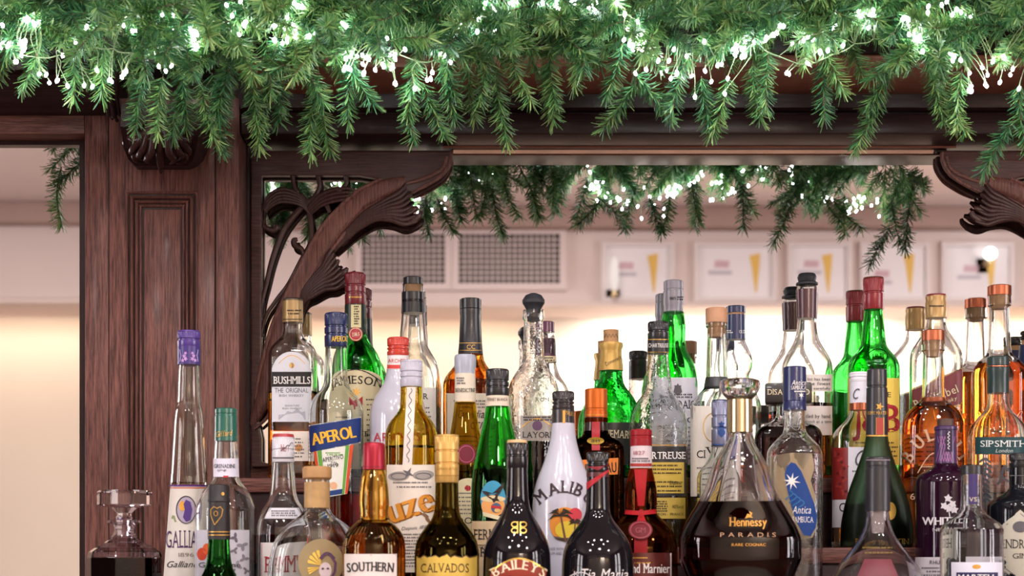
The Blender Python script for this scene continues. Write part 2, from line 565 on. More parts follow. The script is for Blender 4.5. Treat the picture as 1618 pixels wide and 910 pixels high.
    def back_rect(s, x0, x1, y0, y1, mat, name='back_label', nx=12, ny=4):
        v = []; f = []
        for j in range(ny + 1):
            for i in range(nx + 1):
                q = s.sp(x0 + (x1 - x0) * i / nx, y0 + (y1 - y0) * j / ny, 0.0005)
                v.append((q[0], -q[1], q[2]))
        for j in range(ny):
            for i in range(nx):
                a = j * (nx + 1) + i
                f.append((a, a + nx + 1, a + nx + 2, a + 1))
        return py_obj(name, v, f, mat, s.root, smooth=True)
    def blob(s, pts, mat, name='emblem', rings=4, off=0.0009, parent=None, centre=None, lab=None):
        n = len(pts)
        cx = centre[0] if centre else sum(p[0] for p in pts) / n
        cy_ = centre[1] if centre else sum(p[1] for p in pts) / n
        v = [s.sp(cx, cy_, off)]; f = []
        for r in range(1, rings + 1):
            t = r / rings
            v += [s.sp(cx + (p[0] - cx) * t, cy_ + (p[1] - cy_) * t, off) for p in pts]
        for k in range(n):
            f.append((0, 1 + (k + 1) % n, 1 + k))
            for r in range(rings - 1):
                a = 1 + r * n; b = a + n
                f.append((a + k, a + (k + 1) % n, b + (k + 1) % n, b + k))
        o = py_obj(name, v, f, mat, parent or s.root, smooth=True)
        if lab: o['label'] = lab
        return o
    def ring(s, pts, width, mat, name='border', off=0.0009, parent=None, closed=True):
        """a thin line along px points"""
        n = len(pts); v = []; f = []
        for i, p in enumerate(pts):
            a = pts[(i - 1) % n] if closed or i else p; b = pts[(i + 1) % n] if closed or i < n - 1 else p
            dx, dy = b[0] - a[0], b[1] - a[1]; L = math.hypot(dx, dy) or 1
            nx, ny = -dy / L * width / 2, dx / L * width / 2
            v += [s.sp(p[0] + nx, p[1] + ny, off), s.sp(p[0] - nx, p[1] - ny, off)]
        m = n if closed else n - 1
        for i in range(m):
            j = (i + 1) % n
            f.append((2 * i, 2 * i + 1, 2 * j + 1, 2 * j))
        return py_obj(name, v, f, mat, parent or s.root)
    def text(s, t, x0, x1, yb, h, mat, off=0.0011, parent=None, name='lettering', flat=None, **kw):
        V, Fc = text_2d(t, x0, x1, yb, h, **kw)
        v = [s.sp(a, b, off) if flat is None else s.sp_flat(a, b, flat - off) for a, b in V]
        return py_obj(name, v, Fc, mat, parent or s.root)
    def lines(s, x0, x1, y0, y1, n, mat, parent=None, off=0.001, seed=1, fill=0.55, name='small_print'):
        """rows of tiny print, too small to read in the photo"""
        rnd = random.Random(seed); v = []; f = []
        for i in range(n):
            yy = y0 + (y1 - y0) * i / max(1, n - 1); hh = (y1 - y0) / max(1, n - 1) * fill * 0.5 if n > 1 else 1.0
            hh = min(hh, 1.1)
            x = x0 + rnd.random() * (x1 - x0) * 0.12; xe = x1 - rnd.random() * (x1 - x0) * 0.12
            while x < xe:
                w = rnd.uniform(1.0, 2.6)
                n0 = len(v)
                v += [s.sp(x, yy - hh, off), s.sp(x + w, yy - hh, off), s.sp(x + w, yy + hh, off), s.sp(x, yy + hh, off)]
                f.append((n0, n0 + 3, n0 + 2, n0 + 1))
                x += w + rnd.choice((0.7, 0.7, 1.8))
        return py_obj(name, v, f, mat, parent or s.root)
    def poly(s, pts, mat, name='emblem', off=0.0012, parent=None):
        tris = geometry.tessellate_polygon([[Vector((p[0], p[1], 0)) for p in pts]])
        return py_obj(name, [s.sp(p[0], p[1], off) for p in pts], [tuple(t) for t in tris], mat, parent or s.root)

def ell(cx, cy_, rx, ry, n=28, rot=0.0):
    c, sn = math.cos(rot), math.sin(rot)
    return [(cx + rx * math.cos(a) * c - ry * math.sin(a) * sn, cy_ + rx * math.cos(a) * sn + ry * math.sin(a) * c) for a in (2 * PI * k / n for k in range(n))]
def star(cx, cy_, r0, r1, k, rot=0.0):
    return [(cx + (r0 if i % 2 == 0 else r1) * math.sin(rot + PI * i / k), cy_ - (r0 if i % 2 == 0 else r1) * math.cos(rot + PI * i / k)) for i in range(2 * k)]
def arch_top(x0, x1, ytop, yspring, ybot, n=14):
    cx, rx = (x0 + x1) / 2, (x1 - x0) / 2
    p = [(cx - rx * math.cos(PI * i / n), yspring - (yspring - ytop) * math.sin(PI * i / n)) for i in range(n + 1)]
    k = 6
    p += [(x1, yspring + (ybot - yspring) * i / k) for i in range(1, k)]
    p += [(x1 + (x0 - x1) * i / k, ybot) for i in range(k)]
    p += [(x0, ybot + (yspring - ybot) * i / k) for i in range(k)]
    return p

# ------------------------------------------------------------------ the room shell
def struct(o):
    o['kind'] = 'structure'; return o
PLASTER = surf((0.74, 0.62, 0.58), 0.8, spec=0.2, vary=0.04, scale=3)
PLASTER_LOW = surf((0.82, 0.69, 0.56), 0.8, spec=0.2, vary=0.04, scale=3)
CEIL = surf((0.76, 0.64, 0.61), 0.85, spec=0.2, vary=0.03, scale=3)
BEAM = surf((0.42, 0.29, 0.25), 0.7, spec=0.2, vary=0.08, scale=5)
FLOOR_Z = -1.45
struct(box('floor', -4.6, 4.6, -6.4, 0.2, FLOOR_Z - 0.1, FLOOR_Z, wood('y', (0.16, 0.08, 0.05), (0.08, 0.04, 0.025))))
struct(box('ceiling', -4.6, 4.6, -6.4, 0.2, 1.85, 1.95, CEIL))
struct(box('wall_front', -4.6, 4.6, 0.06, 0.2, FLOOR_Z, 1.85, surf((0.30, 0.20, 0.18), 0.8, vary=0.05, scale=4)))
struct(box('wall_back', -4.6, 4.6, -6.4, -6.2, FLOOR_Z, 1.85, PLASTER_LOW))
PANEL = wood('z', (0.16, 0.08, 0.065), (0.08, 0.04, 0.033), 0.5)
struct(box('wall_left', -4.6, -4.4, -6.2, 0.06, FLOOR_Z, 1.85, PANEL))
struct(box('wall_right', 4.4, 4.6, -6.2, 0.06, FLOOR_Z, 1.85, PANEL))
struct(box('wall_bulkhead', -4.4, 4.4, -6.2, -5.8, 1.36, 1.85, PLASTER))
struct(box('trim_1', -4.4, 4.4, -5.8, -5.70, 1.745, 1.85, BEAM, None, 0.012))
struct(box('trim_2', -4.4, 4.4, -5.8, -5.775, 1.36, 1.385, surf((0.76, 0.62, 0.56), 0.6, vary=0.03, scale=4), None, 0.006))
struct(box('baseboard_back', -4.4, 4.4, -6.2, -6.18, FLOOR_Z, FLOOR_Z + 0.15, BEAM))

FILLFR = surf((0.55, 0.42, 0.36), 0.5, vary=0.05)  # window frames made up to dress the added fill panels
for i, (x, y, _a) in enumerate(SIDE_FILLS):
    s_ = -1 if x < 0 else 1
    w_ = struct(empty('window_%d' % (i + 1), (s_ * 4.4, y, 0.4)))
    bm = bmesh.new(); xi = -s_ * 0.06
    for (y0, y1, z0, z1) in ((-0.36, -0.30, -1.0, 1.0), (0.30, 0.36, -1.0, 1.0), (-0.36, 0.36, 0.95, 1.01), (-0.36, 0.36, -1.01, -0.95), (-0.30, 0.30, -0.02, 0.02)):
        add_box(bm, min(xi, 0), max(xi, 0), y0, y1, z0, z1)
    bm_obj('window_frame', bm, FILLFR, w_)

RY = 5.8          # front of the bulkhead, seen in the mirror at D + RY
def RW(px, py):   # a photo pixel seen in the mirror -> the real point on the bulkhead
    d = D + RY
    return (px - VX) * d / F, (VY - py) * d / F
def rbox(name, px0, px1, py0, py1, y0, y1, mat, parent=None, bev=0.003):
    x0, z1 = RW(px0, py0); x1, z0 = RW(px1, py1)
    return box(name, x0, x1, y0, y1, z0, z1, mat, parent, bev)

# ventilation grilles
GR_FRAME = surf((0.72, 0.60, 0.57), 0.55, vary=0.04, scale=20)
def vent(px0, px1, py0, py1, lab):
    x0, z1 = RW(px0, py0); x1, z0 = RW(px1, py1)
    r = empty('ventilation_grille', ((x0 + x1) / 2, -RY, z0))
    tag(r, lab, 'vent', 'ventilation grilles seen in the mirror')
    ox, oz = (x0 + x1) / 2, z0
    bm = bmesh.new(); t = 0.034
    w2 = (x1 - x0) / 2; h = z1 - z0
    add_box(bm, -w2 - t, w2 + t, 0.0, 0.03, -t, 0.0); add_box(bm, -w2 - t, w2 + t, 0.0, 0.03, h, h + t)
    add_box(bm, -w2 - t, -w2, 0.0, 0.03, 0.0, h); add_box(bm, w2, w2 + t, 0.0, 0.03, 0.0, h)
    bm_obj('frame', bm, GR_FRAME, r)
    box('duct_shade', -w2, w2, 0.001, 0.004, 0, h, surf((0.05, 0.045, 0.045), 0.8), r)  # flat near-black sheet stands for the shade inside the duct
    bm = bmesh.new(); p = 0.0285
    k = int(2 * w2 / p)
    for i in range(1, k + 1): add_box(bm, -w2 + i * 2 * w2 / (k + 1) - 0.003, -w2 + i * 2 * w2 / (k + 1) + 0.003, 0.008, 0.018, 0, h)
    m = int(h / p)
    for i in range(1, m + 1): add_box(bm, -w2, w2, 0.010, 0.020, i * h / (m + 1) - 0.003, i * h / (m + 1) + 0.003)
    g = bm_obj('grid', bm, GR_FRAME, r); g['kind'] = 'stuff'
vent(572, 703, 371, 449, 'mesh ventilation grille in the mirror, the left one of two, behind the red-capped green bottle')
vent(725, 884, 371, 449, 'wider mesh ventilation grille in the mirror, above the black vacuum-stopper bottle')

# framed prints on the bulkhead
PRINTS = [(950, 1066, 'above the bottle with the grey cap'), (1096, 1226, 'above the bottle with the navy foil neck'), (1243, 1344, 'above the bottle with the maroon collar'),
          (1358, 1468, 'above the green bottle with a dark red cap'), (1486, 1600, 'farthest right, above the copper caps')]
rnd = random.Random(5)
for px0, px1, where in PRINTS:
    x0, z1 = RW(px0, 384); x1, z0 = RW(px1, 478)
    r = empty('framed_print', ((x0 + x1) / 2, -RY, z0)); tag(r, 'blurred pale framed print in the mirror, ' + where, 'picture', 'framed prints seen in the mirror')
    w2, h = (x1 - x0) / 2, z1 - z0
    bm = bmesh.new(); t = 0.022
    add_box(bm, -w2, w2, 0.0, 0.03, 0, t); add_box(bm, -w2, w2, 0.0, 0.03, h - t, h)
    add_box(bm, -w2, -w2 + t, 0.0, 0.03, t, h - t); add_box(bm, w2 - t, w2, 0.0, 0.03, t, h - t)
    bm_obj('frame', bm, surf((0.74, 0.66, 0.64), 0.5, vary=0.03), r)
    box('print', -w2 + t, w2 - t, 0.002, 0.012, t, h - t, paper((0.84, 0.79, 0.80)), r)
    xa = w2 * rnd.uniform(0.25, 0.5); 
    py_obj('yellow_mark', [(xa - 0.03, 0.0135, h * 0.78), (xa + 0.025, 0.0135, h * 0.82), (xa + 0.022, 0.0135, h * 0.62), (xa + 0.008, 0.0135, h * 0.16), (xa, 0.0135, h * 0.16), (xa - 0.018, 0.0135, h * 0.60)],
           [(0, 1, 2, 3, 4, 5)], paper((0.78, 0.50, 0.12)), r)
    bx = -w2 * rnd.uniform(0.1, 0.4); bz = h * rnd.uniform(0.45, 0.65)
    py_obj('picture_block', [(bx - 0.04, 0.0135, bz - 0.016), (bx + 0.035, 0.0135, bz - 0.018), (bx + 0.038, 0.0135, bz + 0.018), (bx - 0.035, 0.0135, bz + 0.02)], [(0, 1, 2, 3)], paper((0.62, 0.42, 0.47)), r)
    py_obj('picture_block', [(bx - 0.07, 0.0135, bz - 0.052), (bx + 0.05, 0.0135, bz - 0.052), (bx + 0.05, 0.0135, bz - 0.032), (bx - 0.07, 0.0135, bz - 0.032)], [(0, 1, 2, 3)], paper((0.52, 0.47, 0.52)), r)

def wall_lamp(px, py, lab, w, h, col, st):
    x, z = RW(px, py)
    r = empty('wall_lamp', (x, -RY, z)); tag(r, lab, 'lamp')
    bm = bmesh.new(); bmesh.ops.create_uvsphere(bm, u_segments=16, v_segments=10, radius=1.0, matrix=Matrix.Translation((0, 0.12, 0)) @ Matrix.Diagonal((w, w, h, 1)))
    bm_obj('globe', bm, emit(col, st), r, smooth=True)
    bm = bmesh.new(); add_box(bm, -0.012, 0.012, 0.0, 0.12, -h - 0.02, -h + 0.005, 0.003); add_box(bm, -0.04, 0.04, 0, 0.012, -h - 0.05, -h + 0.03, 0.003)
    bm_obj('bracket', bm, surf((0.6, 0.45, 0.25), 0.35, metal=0.8), r)
wall_lamp(1553, 408, 'round white glowing wall lamp in the mirror under the right garland tips', 0.03, 0.03, (0.92, 0.96, 1.0), 7)
wall_lamp(968, 440, 'tall narrow glowing wall lamp in the mirror beside the first framed print', 0.022, 0.085, (1.0, 0.86, 0.80), 1.1)

# ------------------------------------------------------------------ back bar joinery
WZ, WX = wood('z'), wood('x')
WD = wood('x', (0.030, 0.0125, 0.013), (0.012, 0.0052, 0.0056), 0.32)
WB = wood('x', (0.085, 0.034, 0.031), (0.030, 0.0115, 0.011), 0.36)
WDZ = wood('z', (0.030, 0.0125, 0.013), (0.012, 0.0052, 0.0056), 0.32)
WLIT = wood('x', (0.30, 0.115, 0.07), (0.19, 0.07, 0.042), 0.45)  # soffit and bead wood, warm light from below put into its orange colour
bar = empty('back_bar', (0, 0, 0))
tag(bar, 'dark carved mahogany back bar with mirrors, cornice and stepped bottle shelves', 'back bar')

# mirrors (real silvered panes in the frame)
YL = -0.055                                   # plane of the left mirror
a = W(-420, 930, YL); b = W(134, 232, YL)
box('mirror', a.x, b.x, YL, YL + 0.006, -0.2, b.z + 0.02, MIRROR, bar)['label'] = 'left mirror pane beside the panelled pilaster'
a = W(386, 752, 0); b = W(1830, 222, 0)
box('mirror', a.x, b.x, 0.0, 0.006, a.z, b.z, MIRROR, bar)['label'] = 'wide centre mirror pane behind the bottles'
# bevelled top edge of the centre mirror: a thin inclined silvered strip
a = W(713, 242, -0.004); b = W(1495, 233.5, -0.001)
py_obj('mirror_bevel', [(a.x, -0.001, a.z), (b.x, -0.001, a.z), (b.x, -0.004, b.z), (a.x, -0.004, b.z)], [(0, 1, 2, 3)], MIRROR, bar)

# pilaster on the left, proud of the mirrors
YP = -0.095
def zpx(py, y): return W(VX, py, y).z
def xpx(px, y): return W(px, VY, y).x
pil_top = 0.70
def vboard(name, px0, px1, y0, y1, z0, z1, mat=WZ, bev=0.0015, parent=bar):
    return box(name, xpx(px0, y0), xpx(px1, y0), y0, y1, z0, z1, mat, parent, bev)
vboard('stile', 134, 171.3, YP, 0.02, -0.6, pil_top)
vboard('stile', 172.3, 339.3, YP, 0.02, -0.6, pil_top)
vboard('stile', 341.2, 378, YP - 0.001, 0.02, -0.6, pil_top)
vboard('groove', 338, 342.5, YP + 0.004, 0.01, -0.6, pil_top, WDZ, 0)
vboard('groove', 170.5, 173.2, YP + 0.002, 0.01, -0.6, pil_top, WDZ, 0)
vboard('stile', -420, -300, YP, 0.02, -0.6, pil_top)
# rail over the left mirror
pbox('rail', -420, 133.4, 173, 212, YP, 0.02, WX, bar)
bm = bmesh.new(); a = W(125.5, 929, YL - 0.004); b = W(135, 212, YL - 0.004); c = W(-420, 229, YL - 0.004)
add_box(bm, a.x, b.x + 0.004, YL - 0.004, YL, -0.2, b.z + 0.02, 0); add_box(bm, c.x, a.x, YL - 0.004, YL, c.z, b.z + 0.02, 0)
bm_obj('mirror_frame', bm, WDZ, bar)
# raised panel with nested mouldings
def frame_ridge(px0, px1, py0, z_bot, w, rise, mat, name='panel_moulding'):
    yb = YP
    x0, x1, zt = xpx(px0, yb), xpx(px1, yb), zpx(py0, yb)
    bm = bmesh.new()
    for (ax, az, bx, bz) in ((x0, z_bot, x0, zt), (x1, z_bot, x1, zt), (x0, zt, x1, zt)):
        pts = [Vector((ax, yb, az, w)), Vector((bx, yb, bz, w))]
        if az == bz: pts = [Vector((ax - w, yb, az, w)), Vector((bx + w, yb, bz, w))]
        add_sweep(bm, pts, depth=rise, seg=10)
    return bm_obj(name, bm, mat, bar, smooth=True, angle=50)
for (o, w, rise) in ((0, 0.0022, 0.004), (7.5, 0.0026, 0.008), (14.5, 0.0026, 0.006), (20.5, 0.0022, 0.004)):
    frame_ridge(202 + o, 311 - o, 305 + o, -0.12, w, rise, WZ)
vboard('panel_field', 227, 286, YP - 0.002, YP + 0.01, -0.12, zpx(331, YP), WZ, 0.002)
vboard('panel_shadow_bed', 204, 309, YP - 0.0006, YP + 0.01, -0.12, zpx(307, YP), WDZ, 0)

# cornice, frieze and head rail
soff_z = 0.703
z = zpx
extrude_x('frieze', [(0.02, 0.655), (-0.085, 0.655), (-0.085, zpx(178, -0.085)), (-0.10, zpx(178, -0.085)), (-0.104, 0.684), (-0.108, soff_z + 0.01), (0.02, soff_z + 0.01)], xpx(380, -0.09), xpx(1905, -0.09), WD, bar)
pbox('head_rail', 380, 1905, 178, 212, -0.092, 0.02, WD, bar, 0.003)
extrude_x('head_reveal', [(0.0, zpx(228, -0.026)), (-0.026, zpx(228, -0.026)), (-0.08, zpx(212, -0.08)), (-0.08, zpx(205, -0.08)), (0.0, zpx(205, -0.08))], xpx(386, -0.05), xpx(1830, -0.05), surf((0.014, 0.006, 0.006), 0.9, spec=0.0), bar)  # underside shade put into a near-black colour without sheen
p0, p1 = W(700, 230.5, -0.022), W(1510, 230.5, -0.022)
bm = bmesh.new(); add_sweep(bm, [Vector((p0.x, -0.022, p0.z, 0.0032)), Vector((p1.x, -0.022, p1.z, 0.0032))], seg=12)
bm_obj('head_bead', bm, WLIT, bar, smooth=True)
# projecting cornice over the centre
x0, x1 = xpx(378, -0.2), xpx(1905, -0.2)
box('cornice_soffit', x0, x1, -0.232, -0.09, soff_z, soff_z + 0.018, WLIT, bar, 0.003)
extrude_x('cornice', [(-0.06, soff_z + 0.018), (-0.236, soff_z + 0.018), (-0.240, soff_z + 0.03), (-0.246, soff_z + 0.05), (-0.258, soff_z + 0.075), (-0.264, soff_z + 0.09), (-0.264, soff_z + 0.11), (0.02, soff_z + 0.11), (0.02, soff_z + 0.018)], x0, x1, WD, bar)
# cornice over the left bay with its turned end
zl0 = zpx(172, -0.13)
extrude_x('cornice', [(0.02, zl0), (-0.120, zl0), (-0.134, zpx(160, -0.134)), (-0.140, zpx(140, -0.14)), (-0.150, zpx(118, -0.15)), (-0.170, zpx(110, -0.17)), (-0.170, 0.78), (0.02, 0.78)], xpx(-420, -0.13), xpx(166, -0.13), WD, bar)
for k, (px, w, t) in enumerate(((170, 0.0042, 178), (177.5, 0.0045, 181), (185, 0.0038, 176))):
    q0, q1 = W(px, t, -0.135), W(px, 105, -0.165)
    bm = bmesh.new(); add_sweep(bm, [Vector((q0.x, -0.105, q0.z - 0.0, w * 0.6)), Vector((q0.x, -0.125, q0.z, w)), Vector((q0.x, -0.14, q0.z + 0.02, w)), Vector((q1.x, -0.165, q1.z, w))], seg=12)
    bm_obj('cornice_reed', bm, WD, bar, smooth=True, angle=50)
pbox('upper_board', -420, 1905, -140, 100, -0.06, 0.02, WD, bar, 0)

# corbel with acanthus leaf
CV = [W(px, py, yy) for (px, py, yy) in ((192, 165, -0.19), (314, 165, -0.19), (190, 200, -0.185), (316, 200, -0.185), (196, 235, -0.160), (310, 235, -0.160), (203, 252, -0.135), (305, 252, -0.135), (214, 262, -0.118), (296, 262, -0.118))]
CV += [Vector((p.x, -0.09, p.z)) for p in CV]
cor = py_obj('corbel', CV, [(0, 2, 3, 1), (2, 4, 5, 3), (4, 6, 7, 5), (6, 8, 9, 7), (8, 18, 19, 9), (10, 12, 2, 0), (12, 14, 4, 2), (14, 16, 6, 4), (16, 18, 8, 6), (1, 3, 13, 11), (3, 5, 15, 13), (5, 7, 17, 15), (7, 9, 19, 17), (0, 1, 11, 10)], WD, bar)
bm = bmesh.new()
def strand(bm, pts, rs, y0, y1, dep, per=6, seg=10, bulge=0.0):
    P = catmull([Vector((p[0], p[1], 0)) for p in pts], per); n = len(P); R = catmull([Vector((r, 0, 0)) for r in rs], max(1, (n - 1) // (len(rs) - 1)))
    out = []
    for i, p in enumerate(P):
        t = i / (n - 1); y = y0 + (y1 - y0) * t - bulge * math.sin(PI * t)
        w = W(p.x, p.y, y); r = R[min(i, len(R) - 1)].x * (D + y) / F
        out.append(Vector((w.x, w.y, w.z, max(r, 0.0003))))
    add_sweep(bm, out, depth=(lambda r: 0) if False else None, seg=seg) if dep is None else add_sweep_d(bm, out, dep, seg)
def add_sweep_d(bm, pts, dep, seg):
    # elliptical section: depth is a multiple of the radius
    rings = []; n = len(pts); up = Vector((0, 1, 0))
    for i, p in enumerate(pts):
        a = Vector(pts[max(i - 1, 0)][:3]); b = Vector(pts[min(i + 1, n - 1)][:3]); t = b - a
        if t.length < 1e-9: t = Vector((0, 0, 1))
        t.normalize(); u = (up - t * up.dot(t)).normalized(); v = t.cross(u); r = p[3]
        rings.append([bm.verts.new(Vector(p[:3]) + v * (math.cos(2 * PI * k / seg) * r) + u * (math.sin(2 * PI * k / seg) * r * dep)) for k in range(seg)])
    for a, b in zip(rings, rings[1:]):
        for k in range(seg): bm.faces.new((a[k], a[(k + 1) % seg], b[(k + 1) % seg], b[k]))
    bm.faces.new(rings[0][::-1]); bm.faces.new(rings[-1])
def leaf_obj(name, strands, mat, parent):
    bm = bmesh.new()
    for (pts, rs, y0, y1, dep, bulge) in strands: strand(bm, pts, rs, y0, y1, dep, bulge=bulge)
    return bm_obj(name, bm, mat, parent, smooth=True, angle=70)
WG = wood('z', (0.060, 0.025, 0.023), (0.026, 0.0105, 0.010), 0.25)
S = []
for sgn in (-1, 1):
    c = 253
    for k, (dx, y0_, y1_) in enumerate(((14, 178, 252), (26, 180, 246), (38, 184, 240), (48, 190, 228))):
        S.append(([(c + sgn * (4 + k * 3), y0_), (c + sgn * (dx * 0.7), y0_ + 30), (c + sgn * dx, y1_ - 12), (c + sgn * (dx + 8), y1_), (c + sgn * (dx + 2), y1_ + 6)], [4, 6, 6.5, 5, 2.5], -0.192 + 0.002 * k, -0.155 + 0.006 * k, 0.7, 0.010))
    for k, yy in enumerate((205, 220, 236, 248)):
        S.append(([(c + sgn * 6, yy - 10), (c + sgn * 22, yy - 12), (c + sgn * 40, yy - 4), (c + sgn * (50 - k * 4), yy + 6), (c + sgn * (42 - k * 5), yy + 10)], [3, 4.5, 5, 4, 2], -0.19 + 0.008 * k, -0.165 + 0.010 * k, 0.8, 0.006))
S.append(([(253, 175), (253, 215), (253, 250), (254, 272)], [4, 6, 7, 3], -0.195, -0.14, 0.8, 0.012))
o = leaf_obj('acanthus_leaf', S, WG, cor)

# carved brackets (spandrels) in the two upper corners of the centre mirror
def bracket(mir, lab):
    X_ = (lambda p: 2208 - p) if mir else (lambda p: p)
    def T(pts): return [(X_(p[0]), p[1]) for p in pts]
    root = bar
    # corner board with the round lobe
    outl = [(393, 232), (713, 232), (712, 246), (706, 260), (697, 271), (684, 280), (668, 289), (652, 297), (632, 297), (612, 284), (590, 275), (565, 271), (410, 271), (410, 300), (410, 640), (404, 660), (410, 690), (410, 728), (424, 731), (424, 736), (393, 736)]
    outl = T(outl)
    bm = bmesh.new()
    fv = [bm.verts.new(W(p[0], p[1], -0.045)) for p in outl]; bv = [bm.verts.new(W(p[0], p[1], -0.045) + Vector((0, 0.028, 0))) for p in outl]
    n = len(outl)
    tris = geometry.tessellate_polygon([[Vector((p[0], p[1], 0)) for p in outl]])
    for t in tris:
        bm.faces.new([fv[i] for i in t]); bm.faces.new([bv[i] for i in t][::-1])
    for i in range(n): bm.faces.new((fv[i], fv[(i + 1) % n], bv[(i + 1) % n], bv[i]))
    bmesh.ops.recalc_face_normals(bm, faces=bm.faces)
    br = bm_obj('bracket', bm, WB, root); br['label'] = lab
    bev = br.modifiers.new('edge', 'BEVEL'); bev.width = 0.0025; bev.segments = 2; bev.limit_method = 'ANGLE'; bev.angle_limit = math.radians(35)
    # lit bead round the lobe
    bm = bmesh.new(); strand(bm, T([(712, 234), (712, 248), (706, 261), (697, 272), (684, 281), (668, 290), (650, 298)]), [3, 3, 3, 3, 3, 3, 2], -0.043, -0.043, 0.9)
    bm_obj('lobe_bead', bm, WZ, br, smooth=True)
    bm = bmesh.new(); strand(bm, T([(706, 240), (700, 258), (684, 270), (660, 279), (632, 286)]), [2.4, 3, 3.4, 3.2, 2], -0.046, -0.046, 0.8)
    bm_obj('lobe_bead', bm, WX, br, smooth=True)
    # arched rib
    bm = bmesh.new(); strand(bm, T([(640, 284), (604, 293), (572, 309), (545, 333), (519, 364), (500, 392), (483, 422), (461, 468), (445, 520), (428, 580), (414, 625), (402, 655), (393, 670)]), [12, 15, 16, 17, 17, 17, 17.5, 18, 18.5, 17, 14, 9, 5], -0.042, -0.042, 1.0, per=8, seg=12)
    arch = bm_obj('arch_rib', bm, WZ, br, smooth=True, angle=60)
    for v in arch.data.vertices:      # flatten the face of the rib
        if v.co.y < -0.053: v.co.y = -0.053
    bm = bmesh.new(); strand(bm, T([(602, 275), (560, 297), (534, 322), (511, 347), (493, 374), (474, 410), (446, 466), (424, 518), (408, 580), (399, 630)]), [2.5, 3, 3.5, 3.5, 3.5, 3.5, 3.5, 3.5, 3, 2], -0.050, -0.050, 1.0)
    strand(bm, T([(640, 300), (610, 307), (582, 321), (554, 349), (526, 384), (512, 398), (494, 430), (477, 464), (464, 516), (446, 580), (434, 625), (420, 655), (398, 676)]), [2.5, 3, 3.5, 3.5, 3.5, 3.5, 3.5, 3.5, 3.5, 3.5, 3, 3, 2], -0.050, -0.050, 1.0)
    bm_obj('rib_edge', bm, WZ, br, smooth=True)
    def fan(A, B, k, rs, y0, y1, mids=()):
        S = []
        for i in range(k):
            u = i / (k - 1)
            S.append((T([(a[0] + (b[0] - a[0]) * u, a[1] + (b[1] - a[1]) * u) for a, b in zip(A, B)]), rs, y0, y1 + 0.004 * math.sin(PI * u) * -1, 0.9, 0.006))
        for m in mids: S.append((T(m[0]), m[1], y1 + 0.004, y1, 0.9, 0.0))
        return S
    # upper leaf running off the rib
    leaf_obj('acanthus_leaf', fan([(523, 386), (546, 358), (574, 330), (608, 309), (630, 296), (640, 283)], [(527, 391), (560, 360), (591, 341), (616, 341), (638, 348), (658, 343)], 8, [2, 3.0, 3.8, 4.3, 4.0, 2.2], -0.046, -0.054,
        [([(610, 340), (636, 345), (652, 342), (662, 334), (664, 327)], [2, 5, 6, 5, 3]), ([(600, 330), (626, 330), (646, 326), (660, 322)], [3, 6, 6.5, 3]), ([(600, 320), (626, 312), (640, 306), (650, 300)], [3, 6, 6, 2.5])]), WG, br)
    # lower leaf
    leaf_obj('acanthus_leaf', fan([(466, 492), (472, 462), (492, 433), (508, 414), (514, 398), (521, 387)], [(470, 492), (479, 472), (492, 463), (511, 452), (528, 450), (544, 440)], 8, [2, 3.0, 3.8, 4.2, 3.8, 2.0], -0.046, -0.053,
        [([(508, 450), (530, 448), (546, 439), (557, 430), (556, 423)], [2, 5, 6, 5, 3]), ([(504, 436), (518, 424), (528, 412), (533, 405)], [3, 5, 5, 2.5]), ([(508, 442), (526, 434), (540, 426), (547, 418)], [3, 6, 6, 2.5])]), WG, br)
    # tracery in the corner
    def scroll(pts, rs, y=-0.034, name='scroll_stem', bulge=0.0):
        bm = bmesh.new(); strand(bm, T(pts), rs, y, y, 1.0, bulge=bulge)
        return bm_obj(name, bm, WG, br, smooth=True)
    scroll([(408, 600), (409, 495), (419, 443), (430, 400), (447, 358), (475, 323), (497, 308), (520, 297)], [3, 3.5, 4, 4.5, 5, 5, 5, 4])
    scroll([(404, 560), (416, 502), (434, 472), (454, 446), (475, 407), (488, 383), (491, 366), (489, 346), (484, 320), (472, 303)], [2.5, 3, 3.5, 4, 4.5, 4.5, 4.5, 4.5, 5, 5])
    scroll([(477, 402), (474, 390), (464, 384), (462, 376), (468, 374)], [3, 4.5, 5, 4.5, 3], -0.038)
    scroll([(411, 322), (409, 337), (414, 353), (428, 360), (434, 355), (429, 352)], [3, 3.5, 4, 4.5, 5, 4], -0.038)
    scroll([(491, 322), (505, 315), (514, 320), (519, 331)], [3, 4, 4, 3], -0.038)
    scroll([(466, 300), (462, 286), (460, 271)], [4.5, 3.5, 4.5]); scroll([(492, 312), (503, 292), (500, 271)], [4.5, 3.5, 4.5]); scroll([(538, 296), (546, 284), (544, 271)], [4.5, 3.5, 4.5])
    leaf_obj('acanthus_leaf', fan([(484, 322), (470, 303), (452, 294), (436, 293), (420, 304), (412, 322)], [(488, 334), (474, 320), (456, 314), (438, 313), (424, 321), (415, 330)], 5, [2, 2.6, 3, 3, 2.6, 1.4], -0.036, -0.050), WG, br)
    leaf_obj('acanthus_leaf', fan([(482, 327), (500, 306), (522, 294), (545, 291), (560, 295)], [(490, 333), (506, 319), (524, 312), (540, 309), (550, 306)], 4, [2, 2.8, 3.2, 2.8, 1.4], -0.038, -0.050), WG, br)
    br.scale.y = 0.5
    return br
bracket(False, 'left carved bracket with acanthus leaves and pierced tracery')
bracket(True, 'right carved bracket, half out of the picture')

